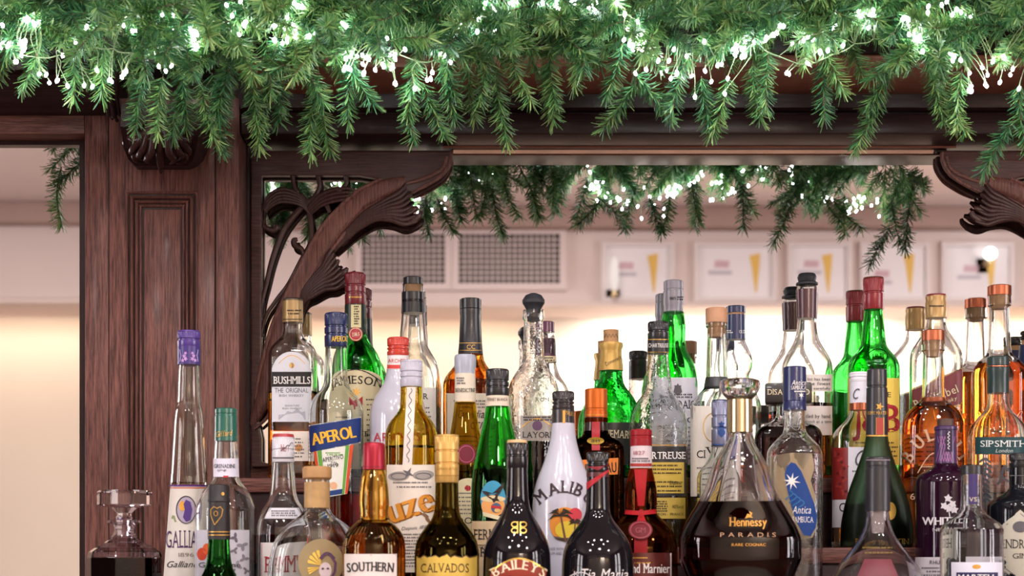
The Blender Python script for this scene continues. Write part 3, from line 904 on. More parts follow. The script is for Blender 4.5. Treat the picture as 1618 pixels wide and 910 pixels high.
# reveal and bottom rails of the centre mirror, far stile
box('side_reveal', xpx(378, YP), xpx(394, -0.03), -0.03, 0.02, -0.2, 0.66, WDZ, bar)
box('bottom_rail', xpx(386, -0.03), xpx(1830, -0.03), -0.012, 0.02, zpx(757, -0.012), zpx(735, -0.012), WX, bar, 0.003)
x_r = xpx(1815, -0.05)
box('stile', x_r, x_r + 0.25, YP, 0.02, -0.6, pil_top, WZ, bar, 0.002)

# stepped shelves
TA, TB, TC_, TD = 0.145, 0.04, -0.05, -0.12
tx0, tx1 = xpx(386, -0.05), xpx(1905, -0.1)
def tier(name, z_, y0, y1, zb, x0=tx0):
    bx = box(name, x0, tx1, y0, y1, zb, z_ - 0.022, WD, bar, 0.001)
    s = box('shelf_board', x0, tx1, y0 - 0.008, y1, z_ - 0.022, z_, WX, bx, 0.004)
    return bx
tier('shelf_step', TA, -0.098, 0.0, TB - 0.02)
tier('shelf_step', TB, -0.288, 0.0, TC_ - 0.02)
tier('shelf_step', TC_, -0.388, -0.0955, TD - 0.02, xpx(222, -0.30))
box('counter_top', -1.35, tx1, -0.60, -0.0955, TD - 0.035, TD, WX, bar, 0.004)
box('base_cabinet', -1.35, tx1, -0.56, 0.0, FLOOR_Z, TD - 0.035, WZ, bar, 0.004)

# ------------------------------------------------------------------ pine garland
NEEDLE = needle_mat()
STEM = surf((0.10, 0.065, 0.035), 0.7)
def sprig_mesh(name, seed, L=0.12, cnt=150, bend=0.02, nl=0.027):
    rnd = random.Random(seed)
    V, Fc, tint, mi = [], [], [], []
    bx, by = rnd.uniform(-1, 1) * bend, rnd.uniform(-1, 1) * bend
    def axis(t): return Vector((bx * t * t, by * t * t, L * t))
    def needle(base, d, ln, w, tn):
        d = d.normalized()
        s = d.cross(Vector((0, 0, 1)))
        if s.length < 1e-3: s = Vector((1, 0, 0))
        s.normalize(); u = s.cross(d)
        n0 = len(V)
        drop = u * (-rnd.uniform(-0.08, 0.12) * ln)
        for q, ww in ((0.0, 0.8), (0.6, 1.0), (1.0, 0.6)):
            c = base + d * (ln * q) + drop * (q * q)
            for k in range(3):
                a = 2 * PI * k / 3
                V.append(c + (s * math.cos(a) + u * math.sin(a) * 0.6) * (w * ww))
        for seg in range(2):
            for k in range(3):
                a = n0 + seg * 3 + k; b = n0 + seg * 3 + (k + 1) % 3
                Fc.append((a, b, b + 3, a + 3)); mi.append(0)
        Fc.append((n0 + 6, n0 + 7, n0 + 8)); mi.append(0)
        tint.extend([tn] * 9)
    for i in range(cnt):
        t = (i + rnd.random()) / cnt
        t = 0.02 + 0.98 * t
        az = rnd.uniform(0, 2 * PI)
        ang = math.radians(rnd.uniform(42, 74)) * (1 - 0.75 * max(0, (t - 0.82) / 0.18) * rnd.random())
        d = Vector((math.sin(ang) * math.cos(az), math.sin(ang) * math.sin(az), math.cos(ang)))
        ln = nl * rnd.uniform(0.75, 1.1)
        needle(axis(t), d, ln, rnd.uniform(0.0009, 0.00135), min(1, max(0, rnd.gauss(0.34, 0.17) + 0.12 * t)))
    n0 = len(V); k = 5
    for j in range(5):
        t = j / 4; c = axis(t)
        for q in range(k): V.append(c + Vector((math.cos(2 * PI * q / k), math.sin(2 * PI * q / k), 0)) * 0.0012)
    for j in range(4):
        for q in range(k):
            a = n0 + j * k + q; b = n0 + j * k + (q + 1) % k
            Fc.append((a, b, b + k, a + k)); mi.append(1)
    tint.extend([0.2] * (5 * k))
    me = bpy.data.meshes.new(name)
    me.from_pydata([tuple(v) for v in V], [], Fc); me.update()
    me.materials.append(NEEDLE); me.materials.append(STEM)
    me.polygons.foreach_set('material_index', mi)
    at = me.attributes.new('tint', 'FLOAT', 'POINT'); at.data.foreach_set('value', tint)
    return me
SPRIGS = [sprig_mesh('sprig', 100 + i, L=0.095, cnt=165, bend=0.025, nl=0.0245) for i in range(7)]
LONG = [sprig_mesh('sprig', 200 + i, L=0.125, cnt=230, bend=0.04, nl=0.0255) for i in range(4)]
garland = empty('pine_garland', (0, -0.3, 0.78))
tag(garland, 'thick green artificial pine garland with hanging tips draped along the cornice', 'garland')
GO = Vector(garland.location)
n_sprig = 0
def put_sprig(me, base, direction, scale=1.0, roll=None, rnd_=random):
    global n_sprig
    q = Vector(direction).normalized().to_track_quat('Z', 'Y')
    m = Matrix.Translation(Vector(base) - GO) @ q.to_matrix().to_4x4() @ Matrix.Rotation(roll if roll is not None else rnd_.uniform(0, 2 * PI), 4, 'Z') @ Matrix.Scale(scale, 4)
    o = bpy.data.objects.new('sprig', me); COL.objects.link(o); o.parent = garland; o.matrix_local = m
    n_sprig += 1
    return o
rg = random.Random(11)
# hanging tips placed after the photo: base px -> tip px, depth at base and tip
HANG = [((360, 100), (352, 188), -.34, -.32), ((285, 110), (300, 195), -.34, -.32), ((228, 118), (205, 196), -.33, -.31), ((258, 120), (240, 190), -.34, -.33), ((292, 130), (262, 205), -.32, -.30), ((335, 115), (372, 236), -.35, -.32), ((318, 130), (322, 216), -.34, -.33),
        ((362, 110), (340, 205), -.36, -.34), ((395, 110), (412, 218), -.35, -.33), ((428, 110), (398, 200), -.34, -.32), ((440, 100), (452, 180), -.35, -.33), ((420, 60), (432, 165), -.36, -.35),
        ((500, 118), (516, 245), -.33, -.31), ((498, 150), (474, 240), -.32, -.30), ((470, 80), (505, 150), -.36, -.35), ((545, 85), (575, 165), -.36, -.34), ((560, 100), (540, 160), -.36, -.34),
        ((645, 125), (632, 215), -.33, -.31), ((668, 130), (692, 222), -.33, -.31), ((655, 90), (650, 170), -.36, -.34), ((700, 100), (712, 162), -.35, -.33), ((738, 100), (742, 178), -.30, -.29), ((690, 60), (725, 140), -.36, -.35),
        ((783, 100), (786, 240), -.34, -.32), ((772, 70), (765, 170), -.36, -.34), ((805, 70), (812, 150), -.36, -.35), ((858, 100), (882, 200), -.33, -.31), ((905, 40), (920, 115), -.36, -.35), ((870, 40), (862, 150), -.36, -.35),
        ((1005, 130), (952, 212), -.34, -.31), ((1000, 115), (1062, 172), -.35, -.33), ((985, 60), (975, 125), -.37, -.36), ((1108, 120), (1112, 195), -.34, -.32), ((1150, 120), (1142, 200), -.34, -.32), ((1190, 100), (1188, 172), -.32, -.31),
        ((1085, 90), (1060, 150), -.36, -.35), ((1215, 80), (1205, 150), -.36, -.35), ((1302, 95), (1296, 194), -.34, -.32), ((1290, 60), (1325, 120), -.36, -.35), ((1420, 90), (1385, 165), -.34, -.32), ((1392, 150), (1360, 232), -.32, -.30),
        ((1450, 70), (1400, 125), -.36, -.35), ((1472, 100), (1478, 190), -.35, -.33), ((1482, 130), (1508, 222), -.33, -.31), ((1520, 110), (1500, 190), -.35, -.33), ((1612, 130), (1600, 215), -.34, -.32), ((1600, 190), (1556, 262), -.33, -.31), ((1640, 150), (1618, 240), -.33, -.31),
        ((20, 40), (12, 108), -.33, -.31), ((120, 60), (118, 112), -.36, -.34), ((165, 60), (160, 110), -.36, -.34), ((65, 50), (60, 100), -.36, -.35), ((-72, 100), (-92, 205), -.33, -.31), ((-20, 60), (-40, 110), -.34, -.32)]
for (b, t, y0, y1) in HANG:
    p, q = W(b[0], b[1], y0), W(t[0], t[1], y1)
    L = (q - p).length
    me = LONG[rg.randrange(4)] if L > 0.085 else SPRIGS[rg.randrange(7)]
    L0 = 0.142 if L > 0.085 else 0.112
    put_sprig(me, p, q - p, min(1.12, max(0.78, L / L0)), rnd_=rg)
# the dense body: layers of sprigs from the roll forwards and down
def edge_low(px):      # lower edge of the dense body, px
    pts = [(-150, 95), (0, 100), (60, 95), (180, 100), (210, 150), (300, 170), (460, 150), (560, 130), (640, 140), (740, 110), (900, 105), (1000, 125), (1160, 120), (1250, 100), (1420, 100), (1520, 140), (1760, 140)]
    for (a, b), (c, d) in zip(pts, pts[1:]):
        if a <= px <= c: return b + (d - b) * (px - a) / (c - a)
    return 110
for i in range(238):
    px = -90 + (1800) * ((i * 0.6180339) % 1.0)
    low = edge_low(px)
    t = rg.random()
    py = -30 + (low - 72 + 30) * t
    y = -0.335 - 0.035 * math.sin(PI * min(1, max(0, (py + 40) / 180))) + rg.uniform(-0.012, 0.012)
    base = W(px, py, y)
    d = Vector((rg.uniform(-0.9, 0.9), rg.uniform(-0.75, 0.05), rg.uniform(-0.9, 0.35) - 0.2 * t))
    put_sprig(SPRIGS[rg.randrange(7)], base, d, rg.uniform(0.62, 0.92), rnd_=rg)
# the inner mass, past what can be told apart
bm = bmesh.new()
for i in range(170):
    px = -150 + 1900 * ((i * 0.7548777) % 1.0); low = edge_low(px)
    py = -60 + (low - 75 + 60) * rg.random()
    base = W(px, py, -0.30 + rg.uniform(-0.02, 0.03))
    d = Vector((rg.uniform(-1, 1), rg.uniform(-0.6, 0.7), rg.uniform(-0.9, 0.4)))
    q = d.normalized().to_track_quat('Z', 'Y')
    n0 = len(bm.verts)
    bm.from_mesh(SPRIGS[i % 7])
    bm.verts.ensure_lookup_table()
    M = Matrix.Translation(base - GO) @ q.to_matrix().to_4x4() @ Matrix.Scale(rg.uniform(0.75, 1.0), 4)
    bmesh.ops.transform(bm, matrix=M, verts=bm.verts[n0:])
me = bpy.data.meshes.new('inner_greenery'); bm.to_mesh(me); bm.free()
me.materials.append(NEEDLE); me.materials.append(STEM)
o = link('inner_greenery', me, None, garland); o['kind'] = 'stuff'
# the wire core of the garland
bm = bmesh.new(); add_sweep(bm, [Vector((x_ / 10, -0.30 + 0.004 * math.sin(x_), 0.80 + 0.006 * math.sin(x_ * 1.7), 0.006)) for x_ in range(-8, 11)], seg=8)
for v in bm.verts: v.co -= GO
bm_obj('core_wire', bm, STEM, garland, smooth=True)

# ------------------------------------------------------------------ string of lights in the garland
LITS = [(4, 40, 1, 3), (38, 68, 3, 8), (58, 35, 2, 5), (45, 38, 5, 7), (10, 72, 4, 6), (28, 92, 4, 7), (36, 70, 2, 4), (62, 117, 1, 1), (73, 118, 1, 1), (78, 131, 1, 1), (90, 127, 2, 3), (107, 136, 1, 1), (133, 135, 1, 1), (146, 137, 1, 1), (153, 111, 1, 1),
        (172, 127, 2, 4), (190, 122, 2, 4), (200, 113, 2, 4), (137, 42, 1, 1), (119, 67, 1, 1), (99, 88, 1, 1), (195, 40, 1, 1), (212, 50, 2, 3), (200, 28, 1, 1), (256, 23, 1, 1), (275, 25, 1, 1), (273, 47, 1, 1), (246, 82, 1, 1), (251, 105, 1, 1), (262, 112, 1, 1),
        (271, 104, 1, 1), (303, 52, 6, 9), (312, 74, 5, 8), (358, 8, 1, 1), (367, 25, 1, 1), (385, 33, 3, 6), (378, 55, 1, 1), (380, 2, 1, 1), (468, 10, 2, 4), (477, 12, 1, 1), (433, 40, 1, 1), (453, 30, 2, 4), (450, 45, 1, 1), (467, 44, 2, 4), (435, 62, 2, 3),
        (446, 68, 3, 5), (468, 58, 2, 3), (489, 57, 1, 1), (540, 37, 2, 4), (547, 42, 1, 1), (611, 60, 1, 1), (548, 88, 3, 5), (552, 105, 4, 6), (570, 95, 3, 6), (583, 90, 2, 5), (592, 110, 2, 4), (575, 115, 2, 4), (606, 104, 2, 3), (622, 92, 4, 6), (640, 78, 1, 1),
        (622, 108, 2, 4), (628, 132, 2, 4), (655, 140, 1, 1), (681, 120, 4, 6), (700, 86, 2, 4), (712, 98, 1, 1), (720, 26, 2, 4), (727, 40, 2, 3), (760, 30, 2, 3), (767, 10, 2, 3), (782, 14, 3, 5), (792, 22, 2, 4), (754, 50, 1, 1), (782, 46, 1, 1), (810, 6, 3, 5), (858, 5, 1, 1),
        (884, 12, 4, 7), (905, 4, 3, 5), (937, 12, 4, 7), (975, 4, 1, 1), (988, 27, 2, 3), (1007, 34, 1, 1), (995, 58, 6, 9), (1005, 72, 6, 9), (1012, 62, 3, 6), (1030, 85, 1, 1), (1065, 78, 1, 1), (1085, 89, 1, 1), (1057, 96, 1, 1), (1021, 110, 1, 1), (1045, 115, 1, 1), (1004, 116, 1, 1),
        (1053, 111, 1, 1), (1060, 124, 1, 1), (1071, 117, 2, 3), (1098, 153, 1, 1), (1145, 148, 1, 1), (1093, 120, 1, 1), (1114, 112, 1, 1), (1124, 129, 1, 1), (1134, 103, 1, 1), (1140, 102, 1, 1), (1113, 66, 1, 1), (1165, 80, 4, 7), (1178, 72, 4, 6), (1190, 68, 2, 4), (1176, 88, 3, 4),
        (1211, 62, 2, 3), (1222, 56, 3, 4), (1235, 42, 2, 3), (1252, 69, 1, 1), (1266, 64, 2, 3), (1283, 58, 4, 6), (1293, 80, 3, 4), (1308, 80, 1, 1), (1276, 100, 1, 1), (1247, 118, 2, 3), (1332, 72, 1, 1), (1319, 42, 2, 3), (1318, 22, 1, 1), (1358, 24, 4, 6), (1375, 28, 3, 5), (1380, 16, 1, 1),
        (1372, 44, 1, 1), (1432, 28, 6, 9), (1440, 58, 6, 8), (1452, 62, 3, 5), (1455, 42, 1, 1), (1458, 81, 1, 1), (1467, 10, 1, 1), (1466, 20, 1, 1), (1488, 8, 1, 1), (1496, 2, 1, 1), (1505, 23, 1, 1), (1515, 20, 2, 4), (1534, 25, 1, 1), (1507, 90, 3, 4), (1518, 95, 1, 1), (1533, 140, 3, 4),
        (1552, 107, 1, 1), (1562, 118, 2, 3), (1570, 97, 2, 2), (1586, 93, 2, 3), (1596, 113, 2, 4), (1580, 130, 1, 1), (1557, 135, 2, 3), (1610, 140, 1, 1), (1532, 116, 1, 1),
        (1150, 124, 1, 1), (1040, 96, 1, 1)]
rl = random.Random(3)
lights = empty('fairy_light_string', (0, -0.36, 0.78))
tag(lights, 'string of clustered white fairy lights woven through the pine garland', 'string lights')
LO = Vector(lights.location)
def bulb_mesh():
    bm = bmesh.new()
    bmesh.ops.create_uvsphere(bm, u_segments=8, v_segments=6, radius=1.0, matrix=Matrix.Diagonal((0.0021, 0.0021, 0.0032, 1)))
    me = bpy.data.meshes.new('bulb'); bm.to_mesh(me); bm.free()
    me.polygons.foreach_set('use_smooth', [True] * len(me.polygons)); me.materials.append(emit((0.93, 0.95, 1.0), 72.0))
    return me
BULB = bulb_mesh()
bulbs = []
for (px, py, k, sp_) in LITS:
    for j in range(k):
        q = W(px + (rl.gauss(0, sp_ * 0.7) if k > 1 else 0), py + (rl.gauss(0, sp_ * 0.7) if k > 1 else 0), -0.385 + rl.uniform(-0.014, 0.012) + (0.02 if py > 105 else 0))
        bulbs.append(q)
for q in bulbs[:298]:
    o = bpy.data.objects.new('bulb', BULB); COL.objects.link(o); o.parent = lights
    o.location = q - LO; o.rotation_euler = (rl.uniform(-0.6, 0.6), rl.uniform(-0.6, 0.6), rl.uniform(0, 3))
# wires: a trunk along the garland and a short lead to every bulb
bm = bmesh.new()
def wire(a, b, sag, r=0.00055):
    m = (a + b) / 2 + Vector((rl.uniform(-0.006, 0.006), -0.004, -sag))
    P = catmull([a, m, b], 4)
    add_sweep(bm, [Vector((p.x, p.y, p.z, r)) for p in P], seg=5)
tr = [W(px, 60 + 28 * math.sin(px * 0.011) + 14 * math.sin(px * 0.031), -0.372) for px in range(-60, 1720, 30)]
for a, b in zip(tr, tr[1:]): wire(a, b, 0.003, 0.0008)
for q in bulbs[:298]:
    near = min(tr, key=lambda p: (p - q).length)
    near = near + (q - near) * max(0.0, 1 - 0.06 / max(0.06, (q - near).length))
    wire(near, q + Vector((0, 0, 0.003)), -0.004 if q.z < near.z else 0.002)
for v in bm.verts: v.co -= LO
bm_obj('wire', bm, surf((0.24, 0.33, 0.17), 0.4, vary=0.1), lights, smooth=True)['kind'] = 'stuff'

# ------------------------------------------------------------------ the bottles
CLEAR = glass(); CLEAR2 = glass((0.95, 0.97, 0.98), bump=0.12, bscale=60); EMBOSS = glass((0.97, 0.98, 0.98), bump=0.2, bscale=120)
GREEN = glass((0.39, 0.81, 0.45)); GREEN_E = glass((0.33, 0.81, 0.44), bump=0.3, bscale=110); AMBER_G = glass((0.92, 0.70, 0.40)); OLIVE = glass((0.78, 0.64, 0.20))
BROWN_G = glass((0.66, 0.36, 0.13)); SMOKE = glass((0.86, 0.84, 0.86))
BLACK = plastic('#1a1a1e', 0.35); BLACKG = surf((0.006, 0.005, 0.007), 0.05, coat=0.0, spec=0.42, vary=0.1); RUBBER = surf('#222329', 0.55, vary=0.1)
NAVY = plastic('#1c2750', 0.3); GOLD = foil('#c8a258'); GOLDP = surf('#d6ae52', 0.3, metal=0.6); COPPER = surf('#b4674a', 0.32, metal=0.8); CORK = surf('#b58b62', 0.75, vary=0.3, scale=220); WOODC = surf('#b98a68', 0.55, vary=0.2, scale=90)
WHITE = paper('#dcd6d6'); CREAM = paper('#dccfa8'); INKB = ink('#1d1a1c'); INKG = ink('#5d5a60'); GILT = surf('#c79a48', 0.35, metal=0.5); WHITEI = ink('#eae6e2'); REDI = ink('#a3202c'); BLUEI = ink('#1e3f7a')
YA, YB, YBF, YC = -0.058, -0.152, -0.236, -0.344

# --- top step
b = Bottle('whiskey_bottle', 'rectangular clear whiskey bottle with gold cap and tall grey-white arched label', 462.5, YA - 0.006, TA, n=4, ratio=0.72)
b.body([(505, 15), (522, 15.5), (533, 20), (543, 31), (553, 37), (566, 38.5), (740, 39)], CLEAR, liquid=617, lmat=liquid_mat((0.93, 0.62, 0.20)))
b.cap([(472, 16), (509, 16.5)], foil('#a98d5e', 0.35)); b.cap([(471, 15.8), (475, 16.2)], BLACK, 'cap_top')
b.ring([(447 + i * 2.2, 505) for i in range(15)], 1.2, INKB, off=0.0006, closed=False); b.lines(453, 474, 491, 496, 2, INKB, seed=4)
L = b.blob(arch_top(429.5, 492, 556, 590, 667), paper('#cfcfd6'), 'label', rings=6)
k = b.rect(429.5, 492, 588, 611.5, INKB, parent=L, name='name_band', off=0.0014)
b.ring([(430, 587.5), (461, 587.5), (491.5, 587.5)], 1.2, GILT, parent=L, closed=False); b.ring([(430, 612), (461, 612), (491.5, 612)], 1.2, GILT, parent=L, closed=False)
b.text('BUSHMILLS', 432.5, 490, 607, 11.5, WHITEI, parent=L, off=0.0021, serif=True, bold=0.03)
b.text('THE ORIGINAL', 434, 487, 621, 7.5, ink('#43454f'), parent=L); b.text('IRISH WHISKEY', 441, 480, 627.5, 4, ink('#55565f'), parent=L)
b.ring([(440 + 42 * i / 12, 575 - 13 * math.sin(PI * i / 12)) for i in range(13)], 1.2, GILT, parent=L, closed=False); b.blob(ell(461, 578, 4, 4.5, 12), GILT, parent=L)
b.ring([(441, 583), (481, 583)], 1, GILT, parent=L, closed=False); b.ring([(443, 636), (479, 636)], 1, GILT, parent=L, closed=False)
b.text('SIGNATURE', 450, 473, 643, 3, INKG, parent=L); b.text('IRISH WHISKEY', 446, 477, 647.5, 3, INKG, parent=L)
b.poly([(440, 664), (440, 656), (450, 655), (454, 650), (462, 652), (470, 646), (476, 652), (482, 650), (483, 664)], ink('#a9a9b4'), parent=L, off=0.001)
L = b.rect(431, 487, 682, 729, paper('#efe2d6'), name='lower_label'); b.blob(ell(472, 708, 6, 6, 14), ink('#c98a4e'), parent=L); b.lines(437, 480, 694, 722, 6, INKG, parent=L)

b = Bottle('whiskey_bottle', 'green whiskey bottle with burgundy cap, red neck seal and cream arched label', 561.5, YA - 0.008, TA)
b.body([(478, 16), (520, 17.5), (534, 20), (547, 29), (560, 37), (576, 41.5), (600, 42.5), (745, 42.5)], GREEN, wall=0.004)
b.screw(430.5, 481, 16.6, surf('#6e1823', 0.33, coat=0.2), rings=2); b.lines(551, 573, 470, 472, 1, GILT); 
b.cap([(481, 16.9), (500, 17.4), (520, 18.2), (526, 18.6)], surf('#152a20', 0.3, coat=0.3), 'neck_foil', round_=False)
b.rect(554.5, 570.5, 482, 518, paper('#d9cf9f'), name='neck_strip', nx=6); b.lines(559, 566, 485, 512, 8, INKB, seed=7)
L = b.blob(ell(562, 528.5, 11.3, 11.3), surf('#a62b33', 0.4), 'seal', off=0.0016); b.ring(ell(562, 528.5, 9.6, 9.6), 1.0, CREAM, parent=L, off=0.002); b.text('JJ&S', 556, 568, 531, 5.5, CREAM, parent=L, off=0.0021)
L = b.blob(arch_top(519.5, 603.5, 584, 602, 742), CREAM, 'label', rings=8)
b.ring([(521 + 81 * i / 16, 603 - 18.5 * math.sin(PI * i / 16)) for i in range(17)], 1.6, INKB, parent=L, closed=False)
b.text('JAMESON', 521, 602, 614, 13, INKB, parent=L, arch=7, serif=True, bold=0.02)
b.blob(star(563, 620, 8, 4, 7), GILT, parent=L); b.blob([(554, 627), (573, 627), (573, 640), (563.5, 648), (554, 640)], REDI, 'crest', parent=L, off=0.001); b.ring([(552, 640), (563, 652), (575, 640)], 1.4, GILT, parent=L, closed=False)
b.lines(578, 600, 632, 736, 14, INKB, parent=L); b.text('WHISKEY', 532, 592, 690, 8, INKB, parent=L, serif=True); b.lines(530, 560, 660, 680, 4, INKB, parent=L)

b = Bottle('vodka_bottle', 'clear bottle with black-topped cork and black neck band, half behind white screw cap', 652.5, YA, TA)
b.body([(448, 17), (462, 17.5), (496, 18.5), (520, 20.5), (540, 22), (553, 28), (566, 36), (582, 41.5), (600, 43), (745, 43)], CLEAR)
b.cap([(437, 15.5), (449, 15.5)], BLACK); b.cap([(449, 13), (462, 12.5), (485, 7)], CORK, 'cork', round_=False)
b.cap([(461, 17.9), (473, 18.0), (474, 17.3), (476, 17.3), (477, 18.0), (494, 18.6)], surf('#17171c', 0.3, coat=0.3), 'neck_band', round_=False)
L = b.rect(616, 690, 613, 705, paper('#e6e2da')); b.text('R', 669, 676, 631, 9, INKB, parent=L, serif=True); b.lines(625, 685, 645, 700, 9, INKG, parent=L); b.ring([(690, 612), (690, 706)], 1.4, INKB, parent=L, closed=False)

b = Bottle('whisky_bottle', 'amber whisky bottle with long black sleeve and flat black cap', 743.5, YA, TA)
b.body([(556, 19.5), (566, 21), (578, 27), (588, 36), (596, 41), (606, 43.5), (745, 43.5)], AMBER_G, wall=0.003, liquid=600, lmat=liquid_mat((0.80, 0.50, 0.20)))
b.cap([(471, 17.2), (487, 17.2), (488, 16.4), (497, 16.4)], BLACK); b.cap([(488, 17.0), (495, 17.0), (499, 16.3), (540, 18.3), (559, 20)], surf('#25252a', 0.35, coat=0.2), 'neck_sleeve', round_=False)
for yy in (542.5, 554): b.ring([(726 + 35 * i / 10, yy) for i in range(11)], 1.0, GILT, closed=False, off=0.0006)
b.text('CC', 737.5, 751, 552, 7, GILT, serif=True)
L = b.rect(704, 783, 622, 735, paper('#ddd2bd')); b.ring([(705.5, 624), (781, 624), (781, 734), (705.5, 734)], 1.2, GILT, parent=L); b.text('Canadian', 716, 772, 661, 13, INKB, parent=L, shear=0.3); b.text('Club', 745, 777, 678, 11, INKB, parent=L, shear=0.3); b.lines(716, 776, 634, 644, 3, INKG, parent=L); b.lines(716, 776, 690, 728, 6, INKG, parent=L)

b = Bottle('liqueur_bottle', 'bottle with plum foil neck peeking out right of the black vacuum stopper', 863.5, YA, TA)
b.body([(524, 13), (534, 13), (536, 14), (572, 15.5), (590, 20), (610, 33), (630, 39), (740, 39)], CLEAR)
b.cap([(508, 12.5), (525, 12.5)], plastic('#5a2a48')); b.cap([(535, 13.4), (552, 14.4), (572, 16)], plastic('#4a1d3c', 0.35), 'neck_foil', round_=False)
b.rect(850, 879, 563, 572, CREAM, name='neck_label'); b.lines(853, 876, 566, 570, 2, INKB)

b = Bottle('whiskey_bottle', 'round green embossed whiskey bottle with bare cork and gold foil collar', 965.5, YA, TA)
b.body([(583, 17.5), (600, 19), (610, 23), (620, 31), (632, 39), (646, 44), (665, 45.5), (745, 45.5)], GREEN_E, wall=0.004)
b.cap([(521, 12.2), (542, 12.2)], CORK, 'cork', round_=False); b.ring([(955 + 21 * i / 8, 531 + 3 * (-1) ** i) for i in range(9)], 0.9, INKB, closed=False, off=0.0006)
b.cap([(541, 18.6), (546, 19.2), (552, 16.9), (560, 16.8), (576, 18.8), (585, 19.4)], GOLD, 'gold_foil', round_=False); b.text('Connemara', 957, 982, 573, 6, INKB, shear=0.2, tilt=-12)
b.text('Peated', 952, 985, 638, 7, glass((0.3, 0.9, 0.4)), shear=0.2)
L = b.rect(925, 1008, 668, 735, surf('#1f211d', 0.4), nx=18); b.ring([(927, 671), (1006, 671)], 1.4, GILT, parent=L, closed=False); b.text('CONNEMARA', 930, 1002, 695, 12, CREAM, parent=L, arch=3, serif=True)

b = Bottle('whisky_bottle', 'tall green whisky bottle with grey two-part cap and white crested label', 1064, YA, TA)
b.body([(492, 16.2), (505, 18.5), (518, 19.5), (535, 19), (548, 20), (560, 25.5), (574, 33), (590, 37), (612, 39), (745, 39)], GREEN, wall=0.004)
b.cap([(442.5, 15.7), (456, 15.7), (456.5, 14.8), (458, 14.8), (458.5, 16.0), (480, 16.2), (483, 15.2), (494, 15.4)], plastic('#8f8c97', 0.4))
b.text('1815', 1058, 1068, 474, 4.5, INKB, serif=True); b.lines(1070, 1079, 470, 473.5, 2, INKB)
L = b.rect(1026, 1102, 597, 735, paper('#d9d8e2'), nx=18); b.blob(star(1071, 613, 7, 4, 6), INKG, 'crest', parent=L); b.poly([(1064, 620), (1071, 626), (1078, 620), (1076, 612), (1066, 612)], INKG, 'crest', parent=L)
b.text('LAPHROAIG', 1029, 1099, 646, 13, INKB, parent=L, serif=True); b.lines(1040, 1098, 624, 628, 2, INKB, parent=L); b.text('10', 1082, 1094, 668, 8, INKB, parent=L); b.lines(1034, 1096, 676, 725, 8, INKG, parent=L)

b = Bottle('bourbon_bottle', 'clear bottle with navy cap and navy foil over a bulging neck', 1162.5, YA, TA, n=2.4)
b.body([(497, 14.5), (536, 15), (548, 19.5), (560, 25), (572, 27), (582, 25.5), (594, 21), (606, 22), (622, 34), (640, 40), (745, 40)], CLEAR2, liquid=700, lmat=liquid_mat((0.8, 0.4, 0.1)))
b.cap([(483, 15.4), (494, 15.4)], NAVY); b.cap([(493, 13.7), (498, 13.7)], CORK, 'cork', round_=False); b.cap([(497, 15.2), (516, 15.3), (536, 15.8)], NAVY, 'neck_foil', round_=False); b.text('OLD', 1168, 1177.5, 527, 5, WHITEI, serif=True); b.lines(1148, 1156, 523, 526, 2, WHITEI)

b = Bottle('whiskey_bottle', 'clear whiskey bottle with black vacuum stopper and maroon collar, handwritten labels', 1275, YA, TA)
b.body([(448, 15), (455, 16.5), (470, 16.5), (503, 15), (520, 16.5), (536, 20), (550, 28), (562, 35.5), (574, 40), (590, 41.5), (745, 41.5)], CLEAR, liquid=637, lmat=liquid_mat((0.55, 0.17, 0.09)))
b.cap([(431.5, 13.5), (437, 15.5), (444, 13.5), (446, 17.5), (449, 17.5), (451, 12)], RUBBER, 'stopper'); b.cap([(457, 17.4), (480, 16.9), (503, 16.2)], plastic('#4b2229', 0.35), 'neck_foil', round_=False)
L = b.rect(1252, 1315, 592, 619, paper('#d8cfc8'), name='upper_label'); b.text('In this lot has been', 1256, 1312, 602, 5, INKB, parent=L); b.text('only the finest', 1256, 1312, 609, 5, INKB, parent=L); b.text('bottled carefully', 1260, 1312, 616, 4, INKB, parent=L)
L = b.rect(1240, 1315, 642, 688, paper('#e2d9d3'), name='lower_label'); b.text('bottled by hand', 1262, 1312, 661, 6, INKB, parent=L); b.text('one batch at a time', 1262, 1314, 669, 5, INKB, parent=L)

b = Bottle('whisky_bottle', 'bright green whisky bottle with dark red cap and yellow label with red numerals', 1380, YA, TA)
b.body([(487, 14.5), (500, 15.5), (520, 18), (544, 21), (552, 26), (562, 35), (572, 40.5), (584, 42), (745, 42)], GREEN, wall=0.004)
b.screw(438, 488.5, 16.6, surf('#8e1c28', 0.33, coat=0.2), rings=1); b.cap([(437.6, 15.8), (439.6, 16.7)], surf('#5a3a24', 0.5), 'cap_top', round_=False)
b.ring(ell(1387, 563, 15, 11), 1.3, glass((0.05, 0.55, 0.12)), name='embossed_ring'); b.text('J&B', 1377, 1397, 567, 8, glass((0.05, 0.5, 0.12)), serif=True, name='embossed_lettering')
L = b.rect(1340, 1421, 598, 735, paper('#e3c455'), nx=18); b.text('RARE', 1372, 1408, 628, 8, INKB, parent=L, serif=True); b.text('J&B', 1346, 1420, 683, 44, REDI, parent=L, serif=True, bold=0.05); b.lines(1350, 1418, 700, 728, 5, INKB, parent=L); b.ring([(1342, 600), (1419, 600)], 1.5, REDI, parent=L, closed=False)

